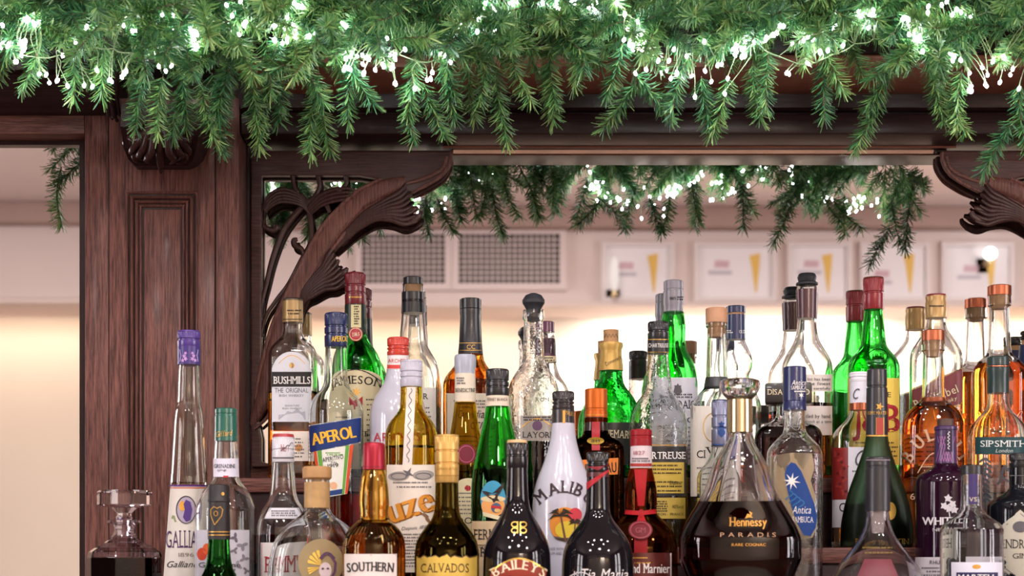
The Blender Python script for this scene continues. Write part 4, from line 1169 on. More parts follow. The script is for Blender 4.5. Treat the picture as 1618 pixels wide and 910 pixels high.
b = Bottle('whisky_bottle', 'square clear whisky bottle with gold cap and slanted maroon label', 1479, YA, TA, n=4.5, ratio=0.95)
b.body([(500, 15.2), (512, 16), (520, 18.5), (532, 27), (546, 36), (558, 41), (572, 42.5), (745, 42.5)], CLEAR)
b.cap([(466, 16.6), (470, 17), (474, 16.2), (478, 17.2), (490, 17.4), (499, 16.6), (502, 17.2)], foil('#b99763', 0.35)); b.cap([(464.5, 15.5), (470.5, 16.9)], surf('#7c2030', 0.4), 'cap_top', round_=False); b.lines(1468, 1492, 484, 489, 1, INKB)
L = b.quad((1441, 617), (1520, 584), (1520, 636), (1441, 669), surf('#6d2028', 0.45)); b.ring([(1441, 616), (1480, 599.5), (1520, 583)], 1.8, GILT, parent=L, closed=False); b.ring([(1441, 670), (1480, 653.5), (1520, 637)], 1.8, GILT, parent=L, closed=False)
b.text('Red Label', 1447, 1515, 633, 13, CREAM, parent=L, tilt=-26, serif=True); b.text('Whisky', 1484, 1512, 637, 6, CREAM, parent=L, tilt=-10, shear=0.3)
L = b.rect(1445, 1516, 688, 735, paper('#d8cdb8'), name='lower_label'); b.lines(1450, 1512, 694, 730, 6, INKG, parent=L)

b = Bottle('bourbon_bottle', 'tall-necked bourbon bottle with copper cap, full of amber, behind the teal-labelled bottle', 1579, YA, TA, n=2.4, ratio=0.7, seg=44)
b.body([(466, 19), (482, 19.2), (484, 16.2), (520, 17.5), (552, 19), (560, 22), (567, 32), (576, 40), (590, 44.5), (745, 44.5)], CLEAR, liquid=572, lmat=liquid_mat((0.93, 0.54, 0.17)))
b.cap([(450, 19.2), (466, 19.2)], COPPER); b.cap([(466, 15.5), (480, 15.5), (488, 12)], CORK, 'cork', round_=False)
b.text('BULLEIT', 1540, 1618, 682, 20, glass((0.95, 0.8, 0.6)), arch=26, bold=0.06, serif=True, name='embossed_lettering'); b.text('BOURBON', 1550, 1612, 700, 12, glass((0.95, 0.8, 0.6)), bold=0.05, name='embossed_lettering')

b = Bottle('bottle', 'dark-capped bottle cut off by the right picture edge on the top step', 1624, -0.031, TA)
b.body([(545, 13), (560, 14), (580, 16), (600, 19), (640, 20), (745, 20)], CLEAR)
b.screw(523, 537, 12, BLACK); b.cap([(537, 10), (545, 10)], CORK, 'cork', round_=False); b.cap([(545, 13.3), (560, 14.4), (575, 15.9)], NAVY, 'neck_foil', round_=False)

# --- middle step, back row
b = Bottle('aperitif_bottle', 'clear aperitif bottle with navy cap, slanted blue band in yellow letters, red liquid', 531, YB, TB)
b.body([(545, 17), (575, 18), (604, 19.5), (614, 24), (624, 33), (636, 40.5), (650, 43.5), (855, 43.5)], CLEAR, liquid=777, lmat=liquid_mat((0.92, 0.20, 0.16)))
b.screw(494, 548, 18.2, NAVY, rings=2, hw2=18.2); b.text('APEROL', 524, 549, 540, 8.5, ink('#e2b53c'), bold=0.05)
L = b.quad((488, 674), (570.5, 660.5), (569.5, 699), (489.5, 715), ink('#1b3270'), lab='slanted navy blue band', name='label', nx=18); b.ring([(488, 673.5), (530, 666.5), (570.5, 660)], 1.6, WHITEI, parent=L, closed=False); b.ring([(489.5, 715.5), (530, 707.5), (569.5, 699.5)], 1.6, WHITEI, parent=L, closed=False)
b.text('APEROL', 493.5, 562, 698, 19, ink('#efb83a'), parent=L, tilt=-13, bold=0.09, gap=0.06)
L = b.quad((497, 714), (559, 702.5), (548, 781), (511, 787), paper('#e9e8de'), name='lower_label', lab='white, green and orange lower label', off=0.0004)
b.quad((501, 713), (508, 712), (514, 786), (510, 786.5), ink('#6aa544'), parent=L, nx=3, name='stripe', off=0.0007); b.quad((546, 705), (552, 704), (544, 781.5), (540, 782), ink('#6aa544'), parent=L, nx=3, name='stripe', off=0.0007)
b.quad((495.5, 714), (500, 713.3), (509.5, 786.5), (507.5, 787), ink('#d8532c'), parent=L, nx=3, name='stripe', off=0.0007); b.quad((552.5, 704), (559, 702.7), (549, 780.5), (545, 781), ink('#d8532c'), parent=L, nx=3, name='stripe', off=0.0007)
b.text('APERITIVO', 510, 543, 728, 7, INKB, parent=L, tilt=-6); b.text('DAL', 523, 533, 732.5, 3, INKB, parent=L); b.text('1919', 518, 535, 739, 6, INKB, parent=L, tilt=-2); b.blob(ell(527, 768, 6, 6, 14), ink('#e8b48c'), parent=L)
b.quad((516, 777), (541, 773), (540, 781), (514, 785), BLUEI, parent=L, off=0.0009, name='stripe'); b.lines(514, 540, 716, 719, 2, ink('#6aa544'), parent=L)

b = Bottle('liqueur_bottle', 'frosted white bottle with orange-red screw cap behind the white-capped amber one', 629, YB, TB)
b.body([(560, 16.5), (584, 18), (598, 21), (612, 28), (626, 37), (642, 43), (660, 45), (855, 45)], surf((0.50, 0.49, 0.56), 0.16, coat=0.5, vary=0.03, sub=0.2), wall=False, name='frosted_glass')
b.screw(533, 562, 17.2, plastic('#c03a2c', 0.35)); L = b.rect(612, 646, 562, 584, WHITE, name='neck_label'); b.rect(612, 646, 577, 583, ink('#c8413a'), parent=L, name='stripe', off=0.0008); b.text('ARCHERS', 613, 645, 573.5, 6, ink('#c8413a'), parent=L)
b.text('ARCHERS', 590, 668, 698, 14, ink('#b23040'))

b = Bottle('liqueur_bottle', 'dark amber bottle with grey plastic cap and cream neck label, burgundy disc below', 735, YB, TB)
b.body([(634, 16.5), (655, 19), (680, 23), (705, 28), (730, 33), (755, 36), (855, 36)], OLIVE, wall=0.003, liquid=745, lmat=liquid_mat((0.5, 0.24, 0.08)))
b.cap([(560, 16.5), (565, 17.3), (580, 17.0), (584, 16.0), (594, 16.0)], plastic('#a6aab8', 0.4)); b.cap([(586, 15.5), (594, 16.4), (636, 16.7)], paper('#d9cdb8'), 'neck_label', round_=False)
b.text('BENEDICTINE', 719.5, 751, 620, 6, INKB, serif=True); b.lines(721, 735, 598, 606, 3, INKG); b.ring([(719 + 32 * i / 8, 635) for i in range(9)], 1.2, GILT, closed=False)
L = b.blob(ell(737, 718, 15, 16), surf('#701428', 0.55, spec=0.3), 'seal', off=0.0012); b.ring(ell(737, 718, 12, 13), 1.2, ink('#b0506a'), parent=L, off=0.0016)
L = b.blob(arch_top(716, 764, 756, 775, 860), CREAM, 'label'); b.text('DOM', 722, 758, 828, 10, INKB, parent=L, serif=True); b.lines(722, 758, 780, 812, 6, INKG, parent=L); b.blob(ell(739, 772, 5, 5, 12), REDI, parent=L)

b = Bottle('tequila_bottle', 'clear embossed bottle with black vacuum stopper, tall neck and dark contents', 843, YB, TB)
b.body([(489, 16.5), (492, 17.3), (503, 17.3), (506, 15.2), (540, 16), (566, 17.5), (578, 22), (590, 30), (604, 37.5), (622, 41), (645, 40), (680, 40.5), (855, 40.5)], EMBOSS, liquid=698, lmat=liquid_mat((0.10, 0.055, 0.06)))
b.cap([(463.5, 5), (466, 13), (473, 17.8), (478, 17.5), (482, 15), (488, 12), (491, 11.5)], RUBBER, 'stopper', round_=False); b.cap([(491, 11.5), (508, 9.5)], RUBBER, 'stopper_stem', round_=False)
b.text('SE', 850, 862, 625, 4, INKB, gap=0.4); b.text('RON', 847, 867, 635, 6, INKB, serif=True, gap=0.2)
L = b.rect(822, 876, 657, 697, surf('#8f877f', 0.4, metal=0.3), name='label'); b.text('LAYORE', 826, 875, 692, 9, INKB, parent=L, serif=True); b.ring([(824 + 50 * i / 10, 676 - 14 * math.sin(PI * i / 10)) for i in range(11)], 1.6, GILT, parent=L, closed=False); b.blob(ell(849, 673, 8, 8, 14), ink('#5a3f58'), parent=L); b.lines(826, 874, 660, 664, 2, INKB, parent=L)

b = Bottle('liqueur_bottle', 'square black bottle with orange foil cap, red ribbon and orange label', 942, YB - 0.004, TB, n=5, ratio=0.9)
b.body([(660, 18.3), (680, 19), (690, 24), (697, 37), (704, 42.5), (716, 44), (855, 44)], glass((0.32, 0.13, 0.06)), wall=False)
b.cap([(614, 17.8), (645, 17.8), (646, 17.2), (648, 17.2), (649, 18.0), (668, 18.4)], surf('#c8631f', 0.36, metal=0.55)); b.ring([(924 + 34 * i / 8, 656) for i in range(9)], 1.0, GILT, closed=False); b.lines(926, 956, 660, 663, 1, INKB)
b.cap([(667.5, 18.6), (672, 18.8), (682, 19.4)], surf('#2a120e', 0.25, coat=0.5), 'neck_band', round_=False)
b.rect(935, 948, 667, 712, ink('#a32a30'), name='ribbon', nx=4); L = b.blob(ell(941, 697, 13.5, 5.8), surf('#a58430', 0.4, metal=0.4), 'seal', off=0.0016); b.text('1849', 934, 948, 699.5, 4.5, INKB, parent=L, off=0.002)
L = b.quad((906, 728), (977, 724), (976, 750), (906, 754), surf('#dd7a22', 0.45), off=0.0007); b.text('COINTREAU', 907, 974, 748.5, 16, INKB, parent=L, tilt=-4, bold=0.05)

b = Bottle('liqueur_bottle', 'pale embossed clear liqueur bottle with black cap and black and yellow label', 1040, YB, TB)
b.body([(556, 16.5), (575, 17.5), (600, 20.5), (615, 22), (622, 25), (632, 33), (645, 41), (660, 45.5), (680, 47), (855, 47)], EMBOSS, liquid=742, lmat=liquid_mat((0.93, 0.86, 0.45)))
b.screw(508, 536, 16.8, BLACK, rings=1); b.cap([(535.5, 17.0), (558, 17.2)], surf('#161517', 0.35), 'neck_label', round_=False); b.text('CHARTREUSE', 1024.5, 1056, 549.5, 6.5, WHITEI)
for yy in (537, 557): b.ring([(1023.5 + 33 * i / 8, yy) for i in range(9)], 1.1, GILT, closed=False, off=0.0007)
b.ring(ell(1040, 672, 21, 20), 1.6, glass((0.9, 0.93, 0.93)), 'embossed_ring')
L = b.rect(1000, 1084, 706, 784, surf('#1b191b', 0.4), nx=18); b.ring([(1000, 704), (1084, 704)], 2.4, GILT, parent=L, closed=False, off=0.0006); b.text('CHARTREUSE', 1002, 1083, 725.5, 11, WHITEI, parent=L, serif=True, bold=0.03)
b.rect(1002, 1081, 731, 780, surf('#c3a541', 0.45), parent=L, name='panel', off=0.0008, nx=16); b.lines(1008, 1078, 736, 748, 3, INKB, parent=L, off=0.0014); b.lines(1008, 1078, 762, 776, 3, INKB, parent=L, off=0.0014); b.text('Liqueur', 1058, 1078, 766, 7, INKB, parent=L, shear=0.3, off=0.0014)
L = b.rect(1000, 1083, 787, 820, surf('#b59a3f', 0.45), name='lower_label', nx=16); b.text('40%vol', 1062, 1080, 804, 6, INKB, parent=L); b.lines(1006, 1058, 793, 808, 5, INKB, parent=L); b.text('VOIRON - FRANCE', 1030, 1080, 815, 4, INKB, parent=L)

b = Bottle('gin_bottle', 'clear gin bottle with pale wooden stopper and cream label, left of the crystal stopper', 1132, YB - 0.012, TB)
b.body([(509, 17.2), (515, 17.2), (518, 14.8), (560, 15.8), (596, 17), (612, 20), (620, 28), (630, 36), (644, 41.5), (855, 41.5)], CLEAR)
b.cap([(486, 17.2), (510, 17.2)], WOODC, 'wooden_stopper'); b.cap([(510, 12.5), (533, 11.5)], CORK, 'cork', round_=False); b.cap([(596, 17.4), (611, 20.2)], glass((0.5, 0.5, 0.55), 0.3), 'neck_band', round_=False)
L = b.rect(1091, 1172, 642, 785, paper('#e3dcd2'), nx=18); b.ring(ell(1128, 676, 17, 23), 1.3, GILT, parent=L); b.text('CI', 1101, 1114, 724, 12, INKB, parent=L, serif=True); b.text('V', 1116, 1133, 722, 15, INKB, parent=L, serif=True); b.lines(1100, 1160, 740, 775, 5, INKG, parent=L)

b = Bottle('liqueur_bottle', 'square dark red liqueur bottle with wide flat black cap behind the navy-capped one', 1246, YB + 0.002, TB, n=5, ratio=0.75)
b.body([(636, 19), (655, 19.5), (664, 26), (671, 40), (679, 50), (692, 54), (855, 54)], CLEAR2, liquid=674, lmat=liquid_mat((0.40, 0.055, 0.035)))
b.square_cap(1208.5, 1283, 604, 638, 0.022, surf('#23201f', 0.4, coat=0.2)); b.text('DISARONNO', 1213, 1279, 624, 8.5, ink('#e0d2b0'), flat=-0.022, serif=True)

b = Bottle('gin_bottle', 'clear gin bottle with white cap, copper neck band and white label, red flowers painted beside', 1357, YB, TB)
b.body([(648, 14.5), (657, 17), (667, 25), (677, 36), (688, 42), (704, 43.5), (855, 43.5)], CLEAR)
b.screw(588, 604, 15, plastic('#e2dfe6', 0.4), rings=1); b.cap([(603, 14.5), (637, 14.7)], paper('#dcdbe6'), 'neck_label', round_=False); b.cap([(637, 14.9), (648, 15)], COPPER, 'neck_band', round_=False); b.text('C', 1346, 1355, 631, 17, INKG, shear=0.4)
L = b.rect(1340, 1396, 707, 790, paper('#e2e0ea')); b.text('C', 1348, 1364, 737, 26, INKG, parent=L, shear=0.4); b.lines(1346, 1390, 745, 768, 4, INKG, parent=L)
L = b.rect(1314.5, 1339.5, 708, 790, surf('#8c2826', 0.4), name='painted_flowers', off=0.0006, nx=8); 
for i in range(7):
    for q in range(3): b.blob(ell(1321 + (i * 7) % 15 + 2.5 * math.cos(q * 2.1 + i), 718 + i * 10 + 2.5 * math.sin(q * 2.1 + i), 3.6, 2.2, 8, q * 2.1 + i), ink('#a63a34' if q else '#5e1f20'), 'flower', parent=L, off=0.001, rings=1)
L = b.rect(1315, 1396, 790, 834, paper('#dedbe2'), name='lower_label', nx=16); b.text('C', 1326, 1336, 809, 14, INKB, parent=L); b.lines(1330, 1390, 815, 828, 3, INKG, parent=L)

b = Bottle('bourbon_bottle', 'embossed bourbon bottle with copper cap and full amber body, in front of the slanted label', 1474.5, YB, TB, n=2.4, ratio=0.7, seg=44)
b.body([(538, 18.8), (553, 19), (555, 16.5), (590, 17.3), (626, 18.4), (634, 23), (642, 34), (652, 43.5), (668, 49), (690, 50), (855, 50)], CLEAR, liquid=641, lmat=liquid_mat((0.84, 0.42, 0.13)))
b.cap([(521, 18.6), (538, 18.6)], COPPER); b.cap([(538, 15.8), (552, 15.5), (564, 11)], CORK, 'cork', round_=False); b.cap([(628, 18.9), (636, 20.5)], COPPER, 'neck_band', round_=False)
EMB = surf((0.62, 0.40, 0.26), 0.3)
b.text('BULLEIT', 1437, 1521, 738, 20, EMB, arch=42, bold=0.06, serif=True, name='embossed_lettering'); b.ring([(1450 + 56 * i / 14, 748 - 32 * math.sin(PI * i / 14)) for i in range(15)], 1.6, EMB, closed=False, name='embossed_line'); b.lines(1455, 1500, 738, 750, 3, EMB); b.text('6', 1438, 1446, 790, 10, EMB)

# --- middle step, front row
b = Bottle('vodka_bottle', 'bottle with slim silver-grey screw cap bearing a small blue crest, by the crystal stopper', 1138, YBF, TB, n=2)
b.body([(704, 14.5), (718, 16), (730, 22), (742, 32), (756, 37), (855, 37)], CLEAR)
b.screw(633, 706, 13.8, surf('#868aa4', 0.32, metal=0.5), rings=2); b.cap([(632, 13), (636, 13.9)], NAVY, 'cap_top', round_=False); b.blob([(1134, 675), (1146, 675), (1146, 686), (1140, 692), (1134, 686)], BLUEI, 'crest'); b.blob(star(1140, 671, 6, 3, 5), BLUEI, 'crest'); b.ring([(1125 + 27 * i / 8, 703) for i in range(9)], 2, BLUEI, closed=False)

b = Bottle('cognac_bottle', 'frosted dark green sloping cognac bottle with tall black foil and gold medallion', 1385.5, YBF, TB, ratio=0.6)
b.body([(686, 17.2), (700, 19), (720, 25), (745, 34), (775, 45), (805, 53), (835, 57.5), (858, 58)], glass((0.50, 0.62, 0.50), 0.30), liquid=795, lmat=liquid_mat((0.12, 0.10, 0.05)), name='frosted_glass')
b.cap([(583, 15.8), (600, 16.2), (609, 16.2), (610, 15.2), (612, 15.2), (613, 16.6), (640, 17), (688, 17.6)], surf('#222228', 0.38, coat=0.2), 'black_foil'); b.ring([(1369 + 34 * i / 8, 689) for i in range(9)], 2.4, GILT, closed=False)
b.text('REMY MARTIN', 1371, 1402, 655.5, 5, GILT, serif=True); b.blob(star(1390, 643, 7, 3, 5, 0.3), GILT); L = b.rect(1385, 1396, 661, 687, ink('#a8443a'), name='ribbon', nx=4); b.ring([(1384.5, 660.5), (1396.5, 660.5), (1396.5, 687.5), (1384.5, 687.5)], 1, GILT, parent=L)
L = b.blob(ell(1407, 808, 9, 14), GOLDP, 'medallion', off=0.002); b.ring(ell(1407, 808, 7, 11), 1.2, GILT, parent=L, off=0.003); b.text('REMY MARTIN', 1352, 1436, 860, 8.5, surf('#8a6a28', 0.4, metal=0.4), serif=True)

b = Bottle('gin_bottle', 'clear gin bottle with dark green wax neck and teal label in white capitals', 1577, YBF, TB)
b.body([(618, 16.5), (636, 17.5), (648, 22), (658, 32), (668, 41), (680, 47), (696, 49), (855, 49)], CLEAR)
b.cap([(563, 17.6), (572, 17.9), (577, 17.9), (577.5, 17.2), (580, 17.2), (581, 18.2), (588, 18.2), (592, 17.2), (621, 17.4)], surf('#16302f', 0.36, coat=0.2), 'wax_cap'); b.ring([(1559 + 36 * i / 8, 578.7) for i in range(9)], 1.6, COPPER, closed=False, off=0.0012)
L = b.rect(1541, 1624, 691, 718.5, ink('#1d3f42'), nx=18); b.text('SIPSMITH', 1549, 1622, 706.5, 10, ink('#d9dedb'), parent=L, serif=True); b.text('London', 1573, 1600, 715.5, 6, ink('#b9c4c2'), parent=L, shear=0.3)
for i in range(9):
    for sgn in (-1, 1): b.blob(ell(1556 + sgn * 5 + 2 * math.sin(i), 728 + i * 8, 6.5, 2.0, 10, sgn * 0.7), surf('#3a4048', 0.4), 'botanical_print', rings=1, off=0.0008)
b.ring([(1556 + 2 * math.sin(i), 724 + i * 8) for i in range(11)], 1.6, surf('#3a4048', 0.4), 'botanical_print', closed=False)
b.ring([(1575 + 30 * i / 12, 765 - 26 * math.sin(i / 12 * 2.4) + 6 * math.sin(i)) for i in range(13)], 4, surf('#3c4048', 0.4), 'botanical_print', closed=False)
b.ring([(1580 + 30 * i / 12, 745 + 16 * math.sin(i / 12 * 3.4)) for i in range(13)], 3, surf('#3c4048', 0.4), 'botanical_print', closed=False)

# --- lower step
b = Bottle('liqueur_bottle', 'very tall slender tapered clear bottle with purple foil cap, at the pilaster', 298.5, -0.262, TC_)
b.body([(575, 16.3), (600, 17.5), (640, 19.5), (641, 20.2), (700, 26), (745, 29), (752, 29.8), (770, 30.5), (850, 36.5), (920, 41)], glass((0.96, 0.97, 0.95)), liquid=762, lmat=liquid_mat((0.93, 0.90, 0.72)))
b.screw(522, 548, 18.3, surf('#4a3380', 0.3, coat=0.3), rings=1); b.cap([(547.5, 18.4), (576, 18.2)], surf('#3a2870', 0.35), 'neck_foil', round_=False); PK = ink('#b98fc8')
for sx_ in (-1, 1):
    for (dx, dy, r_) in ((5.5, 558.5, 2.4), (7.5, 563, 2.8), (5.5, 567.5, 3.2), (10, 570, 2.8)): b.blob(star(298.5 + sx_ * dx, dy, r_ * 1.3, r_ * 0.6, 5, dx), PK, 'flower_print', rings=1)
    b.ring([(298.5 + sx_ * (12.5 + 1.8 * abs(math.cos(i * PI / 8))), 553 + i * 2.4) for i in range(9)], 1.6, ink('#9a8fc0'), 'flower_print', closed=False)
L = b.quad((269, 769), (329, 769), (338, 915), (258, 915), paper('#d6cfc6'), nx=16, ny=10); b.ring([(268.5 + 61 * i / 10, 768) for i in range(11)], 3.0, ink('#54276e'), parent=L, closed=False); b.ring([(268.5 + 61 * i / 10, 771.5) for i in range(11)], 1.6, ink('#c0552f'), parent=L, closed=False)
b.blob(ell(294, 806, 15, 21), ink('#a89cae'), 'medallion', parent=L); b.blob(ell(288, 800, 5, 8), ink('#d79a3a'), 'medallion', parent=L, off=0.0013); b.blob([(294, 790), (301, 794), (304, 806), (301, 822), (294, 825), (289, 818), (292, 806), (290, 797)], ink('#4b2f78'), 'medallion', parent=L, off=0.0016); b.ring(ell(294, 806, 15.5, 21.5), 1.2, INKB, parent=L, off=0.0018)
b.ring([(272 + 1.3 * i, 820 - 5 * math.sin(i * 1.1)) for i in range(6)], 3, ink('#8b9468'), 'olive_sprig', parent=L, closed=False)
b.text('GALLIANO', 262, 334, 866, 27, ink('#4b2a58'), parent=L, serif=True); b.text('1896', 282, 306, 880, 6, ink('#8a7c74'), parent=L, serif=True); b.text('Galliano', 262, 312, 897, 10, INKB, parent=L, shear=0.4)

b = Bottle('syrup_bottle', 'clear syrup bottle with dark green cap, white neck label and flower-printed label', 357, YC, TC_)
b.body([(694, 17.5), (725, 19.5), (752, 20.5), (762, 25), (775, 36), (790, 44), (808, 48.5), (920, 48.5)], CLEAR)
b.cap([(645, 17.5), (653, 17.6), (654, 17), (656, 17), (657, 17.7), (697, 18.3)], plastic('#14594a', 0.32)); b.text('Giffard', 341, 366, 690, 9, GILT, shear=0.35, tilt=-3)
L = b.rect(337, 378, 725, 754, paper('#d5d2e0'), name='neck_label'); b.text('GRENADINE', 338, 372, 740, 6, INKB, parent=L, serif=True); b.text('syrup', 343, 357, 745, 4, INKB, parent=L, shear=0.3); b.rect(353, 361, 752, 755, REDI, parent=L, name='stripe', off=0.0008, nx=3)
L = b.rect(308, 394, 838, 915, paper('#c9c7d2'), nx=18)
for (x, y, r_, c_) in ((372, 850, 7, '#6a6470'), (383, 862, 8, '#8a8690'), (370, 870, 6, '#77727c'), (386, 884, 7, '#85808a'), (374, 895, 8, '#9a95a0'), (368, 905, 6, '#77727c'), (390, 902, 6, '#77727c')): [b.blob(ell(x + 0.55 * r_ * math.cos(q), y + 0.55 * r_ * math.sin(q), r_ * 0.62, r_ * 0.34, 10, q), ink(c_), 'flower_petal', parent=L, rings=1) for q in (x * 1.0, x + 1.7, x + 3.4)]
b.blob(ell(319, 876, 8, 10, 14), ink('#c8482c'), 'strawberry', parent=L, rings=1); b.blob(ell(327, 868, 7, 9, 14), ink('#d8602c'), 'strawberry', parent=L, rings=1); b.text('Grenadine', 314, 380, 897, 8, INKB, parent=L, serif=True)

b = Bottle('liqueur_bottle', 'clear bottle with white red-topped screw cap and white shoulder banner', 447.5, YC, TC_)
b.body([(730, 16.5), (745, 18), (775, 20.5), (790, 24), (803, 32), (818, 39), (838, 42.5), (920, 42.5)], CLEAR, liquid=845, lmat=liquid_mat((0.35, 0.09, 0.05)))
b.screw(690, 730.5, 17.6, plastic('#d3d1d8', 0.35), rings=1); b.cap([(686, 16.5), (691, 17.6)], plastic('#a22a34', 0.35), 'cap_top', round_=False); b.ring([(430.5 + 34 * i / 8, 724) for i in range(9)], 2.2, INKG, closed=False, off=0.0007); b.text('No 1', 444, 456, 714, 11, ink('#a05058'), serif=True); b.ring([(443 + 2 * i, 712 - i * 1.2 + 2 * math.sin(i * 2)) for i in range(11)], 1, INKB, closed=False, name='signature')
L = b.quad((426, 803), (472, 803), (479, 820), (417, 820), paper('#d4d2da'), name='shoulder_label'); b.lines(428, 470, 808, 815, 3, INKG, parent=L, fill=0.8); b.ring([(418, 819), (427, 804.5), (471, 804.5), (478, 819)], 1.1, INKB, parent=L)
L = b.rect(412, 484, 858, 915, paper('#ded8d6'), nx=16); b.text("PIMM'S", 419, 480, 905, 25, ink('#9e2f38'), parent=L, serif=True); b.ring([(413.5, 860), (482, 860), (482, 914), (413.5, 914)], 1.2, ink('#9e2f38'), parent=L)

b = Bottle('aperitif_bottle', 'straw-coloured aperitif bottle with white screw cap, paper neck strip and ornate cream label', 650, YC, TC_)
b.body([(608, 17), (630, 17.5), (644, 18.5), (654, 24), (664, 33), (676, 39), (692, 41.5), (925, 41.5)], glass((0.88, 0.77, 0.34)), wall=0.003, liquid=704, lmat=liquid_mat((0.86, 0.68, 0.16)))
b.screw(569, 611, 17.6, plastic('#b9b8c6', 0.4), rings=2)
b.quad((643, 612), (657, 612), (651, 735), (636, 735), paper('#d8cfc6'), name='neck_strip', nx=5, ny=24); b.ring([(649 - 5 * (i / 40) + 2.4 * math.sin(i * 1.2), 614 + 3 * i) for i in range(40)], 1.1, INKG, closed=False, name='scroll_pattern')
L = b.rect(611, 690, 735, 905, paper('#dfd3c4'), nx=18, ny=10)
for cx_ in (630, 669):
    b.blob(ell(cx_, 753 - (2 if cx_ > 640 else 0), 17, 7.5, 20, -0.06), ink('#9b938c'), 'medal_roll', parent=L); b.ring(ell(cx_, 753, 12, 5), 1, INKG, parent=L, off=0.0014)
b.blob(star(645, 748, 10, 3, 4, 0.5), INKG, 'medal_roll', parent=L, off=0.0014); b.lines(620, 682, 763, 770, 2, INKG, parent=L)
b.text('Suze', 594, 688, 822, 43, ink('#8c5413'), parent=L, tilt=-30, bold=0.09, gap=0.05, off=0.0012); b.text('Suze', 593.5, 686.5, 820.5, 41.5, ink('#d48b2c'), parent=L, tilt=-30, bold=0.06, gap=0.07, off=0.0016)
for i, (x, y) in enumerate(((634, 820), (646, 816), (660, 812), (672, 815), (676, 822))): b.blob(ell(x, y, 6.5, 2.6, 12, -0.5 + 0.35 * i), ink('#7d5a3c'), 'leaf_print', parent=L, rings=1)
b.text('Depuis 1889', 634, 678, 837, 5.5, INKG, parent=L, shear=0.35, tilt=-3); b.lines(622, 682, 845, 895, 11, INKG, parent=L)

b = Bottle('bitters_bottle', 'bright green bitters bottle with black cap and round sunset eagle emblem', 786, YC, TC_)
b.body([(640, 18), (665, 22), (690, 28), (715, 33.5), (745, 39), (775, 41.5), (925, 41.5)], glass((0.35, 0.84, 0.36)), wall=0.003, liquid=741, lmat=liquid_mat((0.03, 0.16, 0.03)))
b.screw(583, 626, 18.2, BLACK, rings=2); L = b.cap([(625.5, 18.5), (642, 18.9)], paper('#d8c9b4'), 'neck_label', round_=False); b.text('FERNET BRANCA', 770, 802, 634, 5, INKB)
L = b.blob(ell(779, 789, 20, 29), ink('#3f93b4'), 'emblem', off=0.0009, rings=5)
b.blob(ell(779, 800, 18.5, 17), ink('#e3a05c'), 'sunset', parent=L, off=0.0013); b.blob(ell(779, 789, 19.5, 5), ink('#d9c79a'), 'sunset', parent=L, off=0.0015)
b.poly([(761, 776), (768, 777), (774, 779), (778, 780), (783, 776), (789, 770), (797, 763), (795, 771), (791, 778), (787, 783), (786, 788), (790, 793), (784, 792), (780, 795), (777, 790), (772, 787), (766, 782)], ink('#2e211a'), 'eagle', parent=L, off=0.0019)
b.blob(ell(784, 803, 8, 8, 20), ink('#4f5f7a'), 'globe', parent=L, off=0.0018); b.blob(ell(786, 807, 5, 3.4, 14), ink('#d8b070'), 'globe', parent=L, off=0.0021, rings=2)
b.quad((776, 799), (792, 801), (792, 805), (776, 803), ink('#b8303a'), name='ribbon', parent=L, off=0.0023, nx=6, ny=2); b.quad((762, 809), (793, 817), (791, 823), (764, 816), CREAM, name='ribbon', parent=L, off=0.0021)
L = b.rect(745, 827, 824, 915, paper('#c9b08a'), nx=18); b.ring([(745, 826), (786, 826), (827, 826)], 1.2, INKB, parent=L, closed=False); b.text('FERNET', 749, 800, 853, 16, INKB, parent=L, serif=True); b.text('BRANCA', 749, 823, 880, 14, INKB, parent=L, serif=True); b.lines(750, 820, 862, 865, 2, INKB, parent=L)

b = Bottle('rum_liqueur_bottle', 'opaque white coconut rum bottle with dark cap, palm trees and sunset print', 890, YC, TC_)
b.body([(668, 17.8), (690, 20), (712, 25), (735, 33), (755, 41), (775, 46.5), (800, 49), (840, 48), (925, 47)], surf((0.56, 0.55, 0.64), 0.18, coat=0.6, vary=0.02, sub=0.1), wall=False, name='white_glass')
b.screw(618.5, 648, 17.4, surf('#2b2526', 0.35, coat=0.3), rings=2); b.cap([(647.5, 17.6), (671, 17.9)], surf('#2b2526', 0.35, coat=0.3), 'neck_foil', round_=False); b.text('MALIBU', 893, 907, 657, 7, GILT, tilt=3); b.rect(889, 893, 649, 669, GILT, nx=2, name='stripe')
b.text('MALIBU', 851, 932, 800, 19, ink('#3a2b30'), arch=21, serif=True, bold=0.05)
L = b.blob(ell(893, 829, 24.5, 27), ink('#e08f3a'), 'sunset_disc', rings=5); b.blob(ell(896, 838, 19, 14), ink('#dfc23e'), 'sunset_disc', parent=L, off=0.0013); b.blob(ell(909, 814, 10.5, 11), ink('#cf3f4a'), 'sun', parent=L, off=0.0015); b.blob([(874, 848), (912, 848), (905, 853), (893, 856), (881, 853)], ink('#4a3a2c'), 'shore', parent=L, off=0.0016)
def palm(cx, cy_, r, bx, by, w):
    b.quad((cx - w / 2, cy_), (cx + w / 2, cy_), (bx + w, by), (bx - w * 0.4, by), ink('#6a4a38'), name='palm_trunk', nx=2, ny=8, parent=L, off=0.0019)
    for k in range(9):
        a = -PI + k * PI / 8 * 1.0 + 0.0
        ex, ey = cx + r * math.cos(a), cy_ + r * 0.62 * math.sin(a) + (r * 0.28 if k in (0, 8) else 0)
        mx_, my_ = (cx + ex) / 2, (cy_ + ey) / 2 - r * 0.16
        b.poly([(cx - 1, cy_), (mx_, my_ - 1.6), (ex, ey + r * 0.14), (mx_, my_ + 2.4), (cx + 1, cy_ + 1)], ink('#2f261c'), 'palm_frond', parent=L, off=0.0022)
palm(886, 815, 22, 893, 856, 2.6); palm(909, 826, 11, 906, 854, 1.8)
